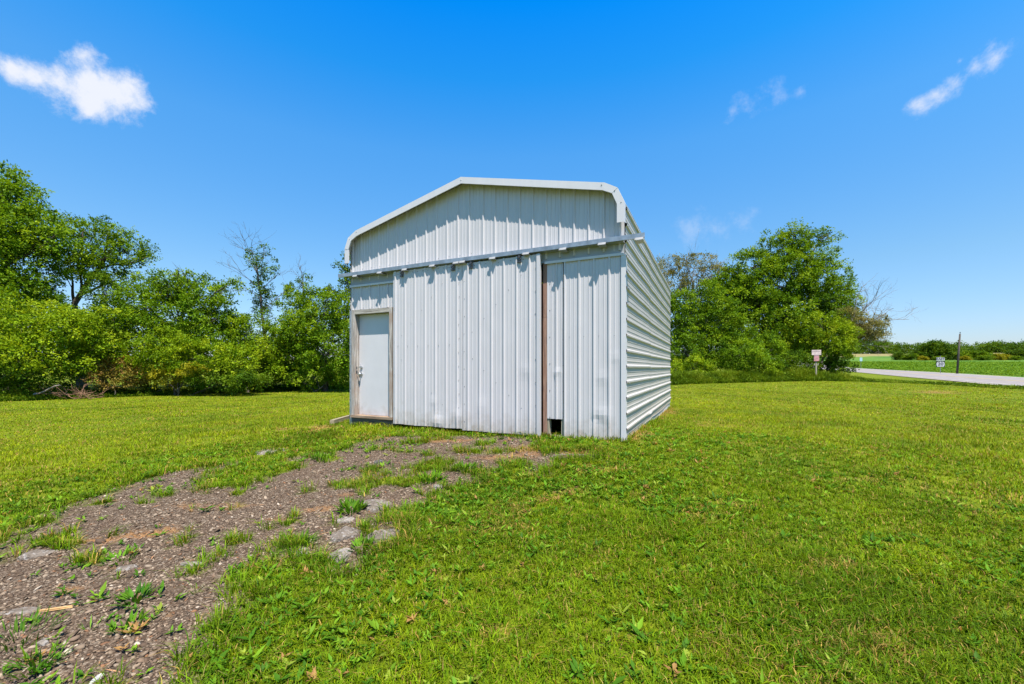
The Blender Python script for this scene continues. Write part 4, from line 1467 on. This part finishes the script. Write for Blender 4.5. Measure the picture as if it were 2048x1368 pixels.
tree('snag_tree', 'tall half-bare snag with sparse leaves and dead twigs on top', [(528, 615, 18, 20), (514, 575, 14, 16), (520, 540, 12, 12), (507, 505, 12, 9), (550, 530, 8, 12), (523, 600, 10, 22), (517, 560, 11, 18), (535, 572, 8, 16), (505, 520, 12, 10), (528, 500, 8, 12), (540, 545, 6, 12), (517, 530, 12, 12), (530, 640, 16, 24), (545, 595, 7, 8)],
     27.6, 530, 'dark', .12, .22, 30, .5, .13, 9, GL, trunk_px=[(530, 680), (524, 610), (516, 560), (512, 525)], limbs=False,
     bare=[(518, 560, 480, 478, .035, 3), (518, 575, 470, 500, .03, 3), (514, 540, 498, 476, .03, 3), (520, 555, 545, 500, .03, 3), (514, 530, 510, 474, .03, 3), (522, 600, 460, 518, .03, 2), (526, 620, 575, 575, .03, 2), (515, 540, 533, 470, .025, 3), (513, 545, 488, 500, .03, 3), (524, 580, 552, 535, .025, 3)])
tree('snag_tree', 'thinner snag with bare forked top nearer the shed', [(588, 578, 20, 14), (622, 580, 15, 12), (608, 560, 10, 8), (628, 600, 30, 24), (590, 610, 34, 26)],
     28.2, 607, 'mid', .12, .28, 60, .7, .09, 10, GL, trunk_px=[(608, 680), (606, 600), (606, 556)], bare=[(606, 565, 602, 512, .03, 2), (606, 570, 622, 525, .02, 2), (606, 575, 588, 532, .02, 2), (606, 556, 611, 522, .02, 2)], limbs=False)
tree('broadleaf_tree', 'full green tree nearest the left corner of the shed', [(640, 640, 46, 36), (682, 625, 30, 36), (600, 670, 50, 46), (660, 700, 62, 56), (720, 690, 40, 60), (580, 720, 50, 44), (652, 600, 24, 16)],
     26.6, 650, 'mid', .13, .42, 84, 1.0, .14, 11, GL)
tree('slender_tree', 'slender dark-leaved tree peeking out past the left edge of the shed roof', [(690, 525, 9, 20), (694, 560, 12, 16), (684, 585, 16, 12), (655, 583, 16, 7), (720, 560, 26, 26), (720, 610, 30, 30)],
     31, 715, 'dark', .15, .32, 50, .8, .12, 12, GL)
tree('shrub', 'low shrub in front of the full tree nearest the shed', [(560, 745, 44, 26), (630, 745, 50, 30), (690, 740, 36, 34)], 25.8, 625, 'mid', .11, .36, 84, 1.0, .06, 13, GL, 'shrub')
tree('shrub', 'golden yellow-green shrub at the lawn edge left of centre', [(350, 752, 34, 22), (385, 742, 22, 17), (320, 745, 20, 15)], 22.6, 355, 'yellow', .09, .28, 84, 1.1, .05, 14, GL, 'shrub', droop=.3)
tree('shrub', 'reddish-tinged shrub beside the pile of cut branches', [(228, 738, 34, 24), (255, 755, 30, 18), (210, 760, 24, 16)], 21.9, 230, 'red', .09, .30, 84, 1.0, .05, 15, GL, 'shrub')
tree('shrub', 'dark undergrowth shrub between the reddish and the golden shrubs', [(290, 755, 26, 22), (440, 757, 60, 20), (490, 760, 40, 18)], 23.5, 300, 'dark', .10, .3, 84, 1.0, .05, 16, GL, 'shrub')
GB = 'background trees behind the left row'
tree('broadleaf_tree', 'dark tree filling the background behind the left edge trees', [(0, 640, 150, 90), (120, 680, 110, 70), (-120, 620, 100, 120)], 32, 40, 'dark', .2, .7, 70, .9, .2, 17, GB)
tree('broadleaf_tree', 'dark tree filling the background behind the round-topped tree', [(300, 690, 110, 60), (420, 680, 80, 60)], 33, 340, 'dark', .2, .7, 70, .9, .2, 18, GB)
tree('broadleaf_tree', 'dark tree filling the background between the snags and the shed', [(560, 710, 80, 50), (660, 680, 70, 60), (760, 690, 60, 60)], 35, 620, 'dark', .2, .7, 70, .9, .2, 19, GB)
# --- right clump
tree('dying_tree', 'greyish half-bare tree just right of the shed roof', [(1340, 530, 30, 20), (1395, 525, 34, 18), (1425, 545, 24, 22), (1350, 565, 40, 24), (1400, 575, 40, 26)],
     37, 1385, 'brown', .11, .38, 56, .95, .16, 30, GR, bark='bark_pale', trunk_px=[(1384, 680), (1380, 620), (1385, 570)],
     bare=[(1380, 590, 1420, 520, .05, 3), (1382, 600, 1340, 520, .05, 3), (1385, 580, 1395, 505, .05, 3), (1385, 585, 1445, 545, .05, 3), (1380, 600, 1355, 505, .04, 3), (1380, 610, 1430, 515, .04, 3)])
tree('broadleaf_tree', 'biggest tree of the right clump, tall and leaning to the right', [(1556, 500, 42, 34), (1505, 535, 46, 34), (1600, 490, 34, 28), (1590, 462, 18, 14), (1650, 472, 24, 14), (1630, 505, 34, 20), (1640, 555, 50, 36), (1475, 570, 44, 34), (1555, 570, 80, 54), (1520, 640, 90, 60), (1610, 620, 70, 50), (1680, 566, 22, 12), (1660, 600, 40, 30), (1628, 528, 18, 12), (1462, 560, 34, 32), (1448, 600, 44, 50), (1690, 592, 24, 22), (1500, 600, 60, 50), (1588, 540, 50, 40), (1660, 630, 40, 30)],
     36, 1560, 'mid', .15, .50, 84, 1.0, .26, 31, GR, bare=[(1585, 480, 1590, 448, .03, 1), (1640, 480, 1655, 450, .03, 1), (1530, 500, 1522, 475, .03, 1), (1650, 480, 1684, 468, .03, 1)])
tree('young_tree', 'yellow-green spreading tree above the pink sign', [(1640, 650, 46, 26), (1605, 672, 40, 30), (1676, 668, 34, 26), (1650, 690, 52, 24), (1690, 650, 20, 20)], 33.5, 1655, 'bright', .11, .36, 84, 1.0, .09, 32, GR, spread=.6)
tree('broadleaf_tree', 'bushy tree directly right of the shed side wall', [(1362, 608, 30, 26), (1345, 650, 44, 50), (1400, 650, 44, 46), (1365, 700, 50, 40), (1440, 640, 44, 50), (1435, 700, 50, 40), (1420, 590, 34, 28), (1470, 680, 40, 40)], 33, 1380, 'mid', .13, .42, 84, 1.0, .14, 33, GR)
tree('shrub', 'rounded lighter shrub at the foot of the right clump', [(1480, 712, 46, 32), (1538, 700, 32, 34), (1510, 730, 50, 22)], 31.3, 1505, 'mid', .11, .34, 84, 1.0, .06, 34, GR, 'shrub')
tree('shrub', 'low green shrub by the far corner of the shed', [(1385, 735, 40, 22), (1345, 740, 30, 20)], 30.8, 1385, 'bright', .11, .34, 84, 1.0, .06, 35, GR, 'shrub')
tree('shrub', 'shaded shrub left of the pink sign', [(1585, 728, 44, 26), (1560, 745, 40, 14)], 33.0, 1585, 'dark', .11, .34, 84, 1.0, .06, 36, GR, 'shrub')
tree('shrub', 'dark drooping shrub right of the pink sign, nearest the road', [(1684, 726, 24, 26), (1655, 738, 24, 16)], 33.2, 1675, 'dark', .12, .32, 84, 1.0, .06, 37, GR, 'shrub')
tree('leaning_tree', 'leaning tree with bare twiggy branches reaching over the road', [(1760, 640, 18, 10), (1742, 655, 24, 12), (1715, 665, 24, 12), (1722, 648, 26, 13), (1752, 668, 20, 7), (1702, 632, 22, 15), (1768, 650, 8, 7), (1735, 672, 24, 8), (1700, 665, 26, 16)],
     34, 1625, 'brown', .10, .28, 56, 1.0, .14, 38, GR, bark='bark_pale', trunk_px=[(1648, 715), (1670, 692), (1695, 668), (1712, 655)], limbs=True,
     bare=[(1700, 660, 1745, 580, .05, 3), (1705, 655, 1785, 620, .05, 4), (1700, 665, 1790, 650, .05, 4), (1695, 668, 1765, 690, .05, 4), (1712, 650, 1770, 605, .04, 4), (1705, 660, 1795, 635, .04, 4), (1700, 668, 1775, 668, .04, 4), (1708, 650, 1728, 590, .03, 3), (1710, 640, 1750, 590, .03, 3), (1700, 670, 1740, 692, .04, 3)])
GC = 'background trees behind the right clump'
tree('broadleaf_tree', 'dark background tree behind the left half of the right clump', [(1400, 680, 80, 60), (1480, 660, 80, 70), (1350, 650, 60, 70)], 41, 1430, 'dark', .22, .75, 70, .9, .2, 39, GC)
tree('broadleaf_tree', 'dark background tree behind the big leaning tree', [(1580, 680, 80, 60), (1640, 660, 50, 60), (1540, 640, 60, 60)], 41, 1590, 'dark', .22, .75, 70, .9, .2, 40, GC)


# brush pile
def brush():
    rng = np.random.default_rng(66)
    c = G(150, 799); z = H(c[0], c[1])
    base = np.array((c[0], c[1], z))
    root = empty('brush_pile', tuple(base)); tag(root, 'pile of dead reddish-brown cut branches at the lawn edge', 'brush pile')
    tb = Tubes(); tips = []
    for i in range(34):
        p = np.array((rng.uniform(-.9, .9), rng.uniform(-.4, .5), rng.uniform(.02, .3)))
        d = rng.normal(0, 1, 3); d[2] = abs(d[2]) * .5; d /= np.linalg.norm(d)
        twigs(tb, p, d, rng.uniform(.3, .6), rng.uniform(.008, .02), 1, rng, tips)
    tb.build('branches', mat_simple('dead_branch', (.26, .135, .08), .9), root, np.zeros(3))
    tb = Tubes(); tb.add(bend((-1.6, -.35, .28), (-.3, -.4, .72), .1, rng, 6, .06), np.linspace(.05, .03, 6), 7)
    tb.build('log', M['bark_pale'], root, np.zeros(3))


brush()


# tall grass and weeds along the feet of both tree rows
def fringe(name, label, pts, N, h0, h1, w, dep, seed, tones):
    rng = np.random.default_rng(seed)
    pts = np.array([G(*p) for p in pts])
    seg = np.r_[0, np.cumsum(np.linalg.norm(np.diff(pts, axis=0), axis=1))]
    u = rng.uniform(0, seg[-1], N)
    x = np.interp(u, seg, pts[:, 0]); y = np.interp(u, seg, pts[:, 1])
    q = rng.random(N) ** 1.5 * dep
    rr = np.hypot(x, y); x = x + x / rr * q; y = y + y / rr * q
    n1 = fbm(x * .9, y * .9, seed)
    h = rng.uniform(h0, h1, N) * (.45 + 1.1 * n1) * (.35 + .65 * np.clip(q / (dep * .4), 0, 1))
    h *= np.clip((1 - u / seg[-1]) / .28, .22, 1) if name == 'tall_grass' else 1
    P = np.stack([x, y, gz(x, y) - .01], 1)
    T = np.array(tones); c = T[np.clip((n1 * len(T) + rng.normal(0, .5, N)).astype(int), 0, len(T) - 1)] * rng.uniform(.7, 1.3, (N, 1))
    V, F, C = tri_blades(P, h, w * rng.uniform(.6, 1.5, N), rng.uniform(0, 6.28, N), rng.uniform(.1, .8, N), c, True)
    # broad leaves among them
    m = N // 3
    k = rng.choice(N, m)
    A = rng.normal(0, 1, (m, 3)); Nn = rng.normal(0, .5, (m, 3)) + (0, 0, 1)
    L = rng.uniform(.05, .13, m)
    V2, F2, C2 = leaves(P[k] + np.stack([rng.normal(0, .05, m), rng.normal(0, .05, m), h[k] * rng.uniform(.2, .9, m)], 1), A, Nn, L, L * .6, c[k] * 1.05)
    o = mesh_arrays(name, np.concatenate([V, V2]), np.concatenate([F, F2 + len(V)]), M['grass'], colors=np.concatenate([C, C2]))
    tag(o, label, 'grass', kind='stuff')


TG = [(0.045, 0.085, 0.005), (0.075, 0.13, 0.006), (0.125, 0.19, 0.008), (0.20, 0.24, 0.02)]
fringe('tall_weeds', 'knee-high weeds and grass along the foot of the left tree row', [(-60, 806), (100, 800), (350, 790), (560, 782), (760, 775)], 30000, .25, .6, .022, 2.6, 5, TG)
fringe('tall_grass', 'uncut tall grass strip in front of the right tree clump', [(1300, 772), (1400, 768), (1500, 765), (1630, 762), (1700, 763), (1775, 764)], 34000, .45, .95, .028, 3.2, 6, TG)
fringe('verge_grass', 'rough grass verge between the lawn and the road', [(1740, 764), (1850, 768), (1950, 774), (2060, 780)], 9000, .12, .28, .03, 2.0, 7, TG)


# crop rows beyond the road
def crops():
    rng = np.random.default_rng(73)
    N = 210000
    t = rng.uniform(-25, 190, N); d = RWID + 2.5 + 120 * rng.random(N) ** 1.6
    d = RWID + 2.5 + np.round((d - RWID - 2.5) / .76) * .76 + rng.normal(0, .08, N)
    P = RA + t[:, None] * RD + d[:, None] * RN
    x, y = P[:, 0], P[:, 1]
    k = (x / np.maximum(y, 1) < 1.6) & (x / np.maximum(y, 1) > .6) & (y > 15)
    x, y = x[k], y[k]; n = len(x)
    r = np.hypot(x, y)
    P = np.stack([x, y, gz(x, y) + rng.uniform(.04, .22, n)], 1)
    A = rng.normal(0, 1, (n, 3)); A[:, 2] *= .3
    Nn = rng.normal(0, .4, (n, 3)) + (0, 0, 1)
    L = np.clip(r * .0022, .10, .35) * rng.uniform(.6, 1.3, n)
    pal = np.array([(.06, .135, .008), (.10, .19, .010), (.15, .235, .018)])
    V, F, C = leaves(P, A, Nn, L, L * .7, pal[rng.choice(3, n)] * rng.uniform(.8, 1.2, (n, 1)))
    o = mesh_arrays('crop_plants', V, F, M['grass'], colors=C)
    tag(o, 'rows of low green crop plants in the field beyond the road', 'crop', kind='stuff')


crops()


# ------------------------------------------------------------------ distant trees
def far_crown(rng, w, h, leaf, n):
    lobes = []
    for i in range(7):
        a = rng.uniform(0, 6.28); q = rng.uniform(0, .55) * w
        lobes.append((np.array((q * math.cos(a), q * math.sin(a), h * rng.uniform(.35, .72))), (w * .42, w * .42, h * .28)))
    lobes.append((np.array((0, 0, h * .75)), (w * .4, w * .4, h * .25)))
    lobes.append((np.array((0, 0, h * .25)), (w * .85, w * .6, h * .25)))
    return lobes


FP = []
for v, pal in enumerate(('dark', 'mid', 'mid', 'yellow')):
    rng = np.random.default_rng(500 + v)
    w, h = (5.0, 5.5, 4.5, 4.5)[v], (8.5, 7.0, 6.0, 5.5)[v]
    P, A, N, L, Wd, col, Cc = foliage(far_crown(rng, w, h, .5, 0), rng, pal, .55, 1.2, 42, .8)
    V, F, C = leaves(P, A, N, L, Wd, col * .8)
    tb = Tubes(); tb.add(bend((0, 0, -.5), (0, 0, h * .7), .1, rng, 6, .03), np.linspace(.28, .1, 6), 6)
    FP.append((V, F, C, tb))
FAR = [(1800, 210, 0, .8), (1816, 205, 1, .75), (1836, 208, 0, .95), (1856, 206, 0, 1.15), (1872, 210, 0, 1.2), (1888, 205, 0, 1.1), (1905, 208, 1, .95), (1922, 204, 2, 1.0), (1938, 208, 1, 1.05), (1955, 204, 1, 1.1),
       (1972, 206, 2, 1.0), (1990, 203, 3, .85), (2008, 206, 3, .8), (2026, 208, 0, .95), (2044, 206, 0, 1.0), (2070, 208, 1, 1.0), (2100, 205, 0, 1.0),
       (1846, 200, 3, .6), (1880, 199, 2, .6), (1930, 198, 3, .6), (1965, 198, 2, .7), (2030, 200, 2, .6)]
WHERE = {1800: 'low tree at the left tip', 1816: 'small rounded tree second from the left tip', 1836: 'dark tree left of the highest crown', 1856: 'tall open crown left of the highest point', 1872: 'highest airy crown', 1888: 'tall crown just right of the highest point',
         1905: 'tree behind the bare pole on its left', 1922: 'tree behind the bare pole on its right', 1938: 'rounded tree right of the pole', 1955: 'dark flat-topped tree right of the pole', 1972: 'mid green tree left of the pale ones', 1990: 'first pale yellow-green tree',
         2008: 'second pale yellow-green tree', 2026: 'dark tree right of the pale ones', 2044: 'dark tree at the right frame edge', 2070: 'dark tree just past the right frame edge', 2100: 'last dark tree beyond the frame', 1846: 'low yellowish bush in front of the tall crowns',
         1880: 'low green bush under the highest crown', 1930: 'yellowish bush right of the pole foot', 1965: 'green bush in front of the flat-topped tree', 2030: 'green bush in front near the right edge'}
built = {}
for i, (px, D, v, s) in enumerate(FAR):
    x = (px - 1024) / 830 * D
    root = empty('distant_tree', (x, D, H(x, D)), i * 1.3)
    root.scale = (s, s, s * (.95 if px in (1856, 1872, 1888) else .62))
    tag(root, WHERE[px] + ' of the distant row across the field', 'tree', 'distant trees across the field')
    if v not in built:
        V, F, C, tb = FP[v]
        cr = mesh_arrays('crown', V, F, M['leaf'], root, colors=C)
        tk = tb.build('trunk', M['bark'], root, np.zeros(3))
        built[v] = (cr, tk)
    else:
        for q in built[v]:
            c = q.copy(); COL.objects.link(c); c.parent = root


def far_woods():
    rng = np.random.default_rng(900)
    lob = []
    for i in range(210):
        px = rng.uniform(1560, 2250)
        D = rng.uniform(352, 400)
        x = (px - 1024) / 830 * D
        z = H(x, D)
        hh = rng.uniform(9, 13)
        if px < 1770: hh *= 1.35 + .4 * math.exp(-((px - 1705) / 40) ** 2)
        hh *= .8
        lob.append((np.array((x, D, z + hh * .45)), (rng.uniform(5, 9), 6, hh * .5)))
    P, A, N, L, Wd, col, Cc = foliage(lob, rng, 'dark', 1.1, 2.6, 35, .55)
    V, F, C = leaves(P, A, N, L, Wd, col * .9)
    o = mesh_arrays('distant_woods', V, F, M['leaf'], colors=C)
    tag(o, 'far-off wooded ridge along the horizon', 'woods', kind='stuff')


far_woods()

# ------------------------------------------------------------------ pole and signs
D = 54.0
x = (1914 - 1024) / 830 * D; z0 = H(x, D)
top = at(1920, 668, D)
root = empty('utility_pole', (x, D, z0)); tag(root, 'bare dark wooden utility pole standing beyond the road', 'utility pole')
mb = MB(); tv = top - np.array((x, D, z0))
mb.tube([(0, 0, -.3), tuple(tv * .5), tuple(tv)], [.125, .11, .09], 10)
mb.build('post', M['pole_wood'], root, smooth=True)
mb = MB(); mb.tube([tuple(tv), tuple(tv + np.array((.02, 0, .16)))], [.03, .03], 6); mb.tube([tuple(tv + np.array((.02, 0, .14))), tuple(tv + np.array((.02, 0, .26)))], [.06, .04], 8)
mb.build('insulator', M['dark_metal'], root)

M['sign_white'] = mat_simple('sign_white', (.52, .52, .51), .5, 0, 20, .06, .02)
M['sign_black'] = mat_simple('sign_black', (.02, .02, .02), .5, 0, 20, .1, .02)
M['sign_post'] = mat_simple('sign_post', (.22, .23, .21), .6, .4, 20, .2)


def text_mesh(s, size, name, mat, parent, loc, rotz, depth=.004, sx=1.0):
    cu = bpy.data.curves.new(name, 'FONT'); cu.body = s; cu.size = size; cu.extrude = depth; cu.align_x = 'CENTER'; cu.align_y = 'CENTER'; cu.offset = .008
    tmp = bpy.data.objects.new('tmp', cu); COL.objects.link(tmp)
    dg = bpy.context.evaluated_depsgraph_get()
    me = bpy.data.meshes.new_from_object(tmp.evaluated_get(dg))
    bpy.data.objects.remove(tmp); bpy.data.curves.remove(cu)
    o = link_mesh(name, me, mat, parent)
    o.rotation_euler = (math.radians(90), 0, 0); o.location = loc; o.scale = (sx, 1, 1)
    return o


D = 56.0
x = (1881 - 1024) / 830 * D; z0 = H(x, D)
root = empty('route_sign', (x, D, z0), -.55); tag(root, 'black and white route sign reading EAST over 20 on a thin post beyond the road', 'road sign')
mb = MB(); mb.box(-.03, .03, 0, .04, -.2, 2.4); mb.build('sign_post', M['sign_post'], root)
zt = 1.15 + (735 - 715) / 830 * D - z0
MB().box(-.40, .40, -.025, -.005, zt - .42, zt).build('direction_plate', M['sign_white'], root)
text_mesh('EAST', .40, 'lettering', M['sign_black'], root, (0, -.028, zt - .21), 0, sx=.9)
# shield plate
mb = MB(); mb.box(-.42, .42, -.025, -.005, zt - 1.28, zt - .47); mb.build('shield_plate', M['sign_black'], root)
sh = [(-.30, -.40), (-.36, -.25), (-.40, -.02), (-.36, .20), (-.24, .33), (-.10, .28), (0, .36), (.10, .28), (.24, .33), (.36, .20), (.40, -.02), (.36, -.25), (.30, -.40), (.12, -.36), (0, -.40), (-.12, -.36)]
sh = [(a, b * .95) for a, b in sh]
vs = [(a, -.030, b + zt - .875) for a, b in sh] + [(a, -.024, b + zt - .875) for a, b in sh] + [(0, -.030, zt - .875)]
n = len(sh)
fs = [(2 * n, (k + 1) % n, k) for k in range(n)] + [(k, (k + 1) % n, (k + 1) % n + n, k + n) for k in range(n)]
mb = MB(); mb.add(vs, fs); mb.build('shield', M['sign_white'], root)
text_mesh('20', .56, 'route_number', M['sign_black'], root, (0, -.034, zt - .89), 0)

# pink faded sign
c = G(1632, 761.5); D = float(c[1])
root = empty('yard_sign', (c[0], c[1], H(*c)), -.25); tag(root, 'faded pink and white sign boards on a wooden post in front of the trees', 'sign')
k1 = D / 830
ht = (761.5 - 700) * k1
mb = MB(); mb.box(-.045, .045, -.045, .045, -.2, ht * .98, jit=.003); mb.build('post', M['post_wood'], root)
MB().box(-8.2 * k1, 8.2 * k1, -.075, -.05, ht - 10 * k1, ht, jit=.006).build('upper_board', mat_simple('faded_pink_board', (.60, .46, .44), .7, 0, 6, .35), root)
MB().box(-7 * k1, 6.5 * k1, -.080, -.076, ht - 3.4 * k1, ht - 2.4 * k1).build('worn_print', mat_simple('worn_print', (.33, .25, .25), .8), root)
MB().box(-4.6 * k1, 4.6 * k1, -.095, -.05, ht - 22 * k1, ht - 12.5 * k1, jit=.01).build('lower_box', mat_simple('faded_red_box', (.52, .24, .25), .6, 0, 8, .45), root)
MB().box(-4.0 * k1, 4.0 * k1, -.085, -.05, ht - 12.3 * k1, ht - 10.2 * k1).build('box_lid', mat_simple('dusky_lid', (.33, .20, .24), .6), root)

# small pale blue marker sign beyond the road
D = 95.0
x = (1722 - 1024) / 830 * D; z0 = H(x, D)
root = empty('marker_sign', (x, D, z0), .3); tag(root, 'small pale blue-grey marker sign far down the road beyond the leaning tree', 'road sign')
MB().box(-.035, .035, 0, .05, -.2, 2.6).build('sign_post', M['sign_post'], root)
MB().box(-.42, .42, -.02, 0, 1.75, 2.6).build('sign_plate', mat_simple('blue_grey_plate', (.30, .46, .50), .5), root)
c = G(1878, 768)
o = MB().box(-.14, .14, -.05, .05, 0, .09, jit=.02).build('litter_scrap', M['sign_white'])
o.location = (c[0], c[1], float(gz(*c)) + .02); tag(o, 'white scrap of litter at the lawn edge near the road', 'litter')
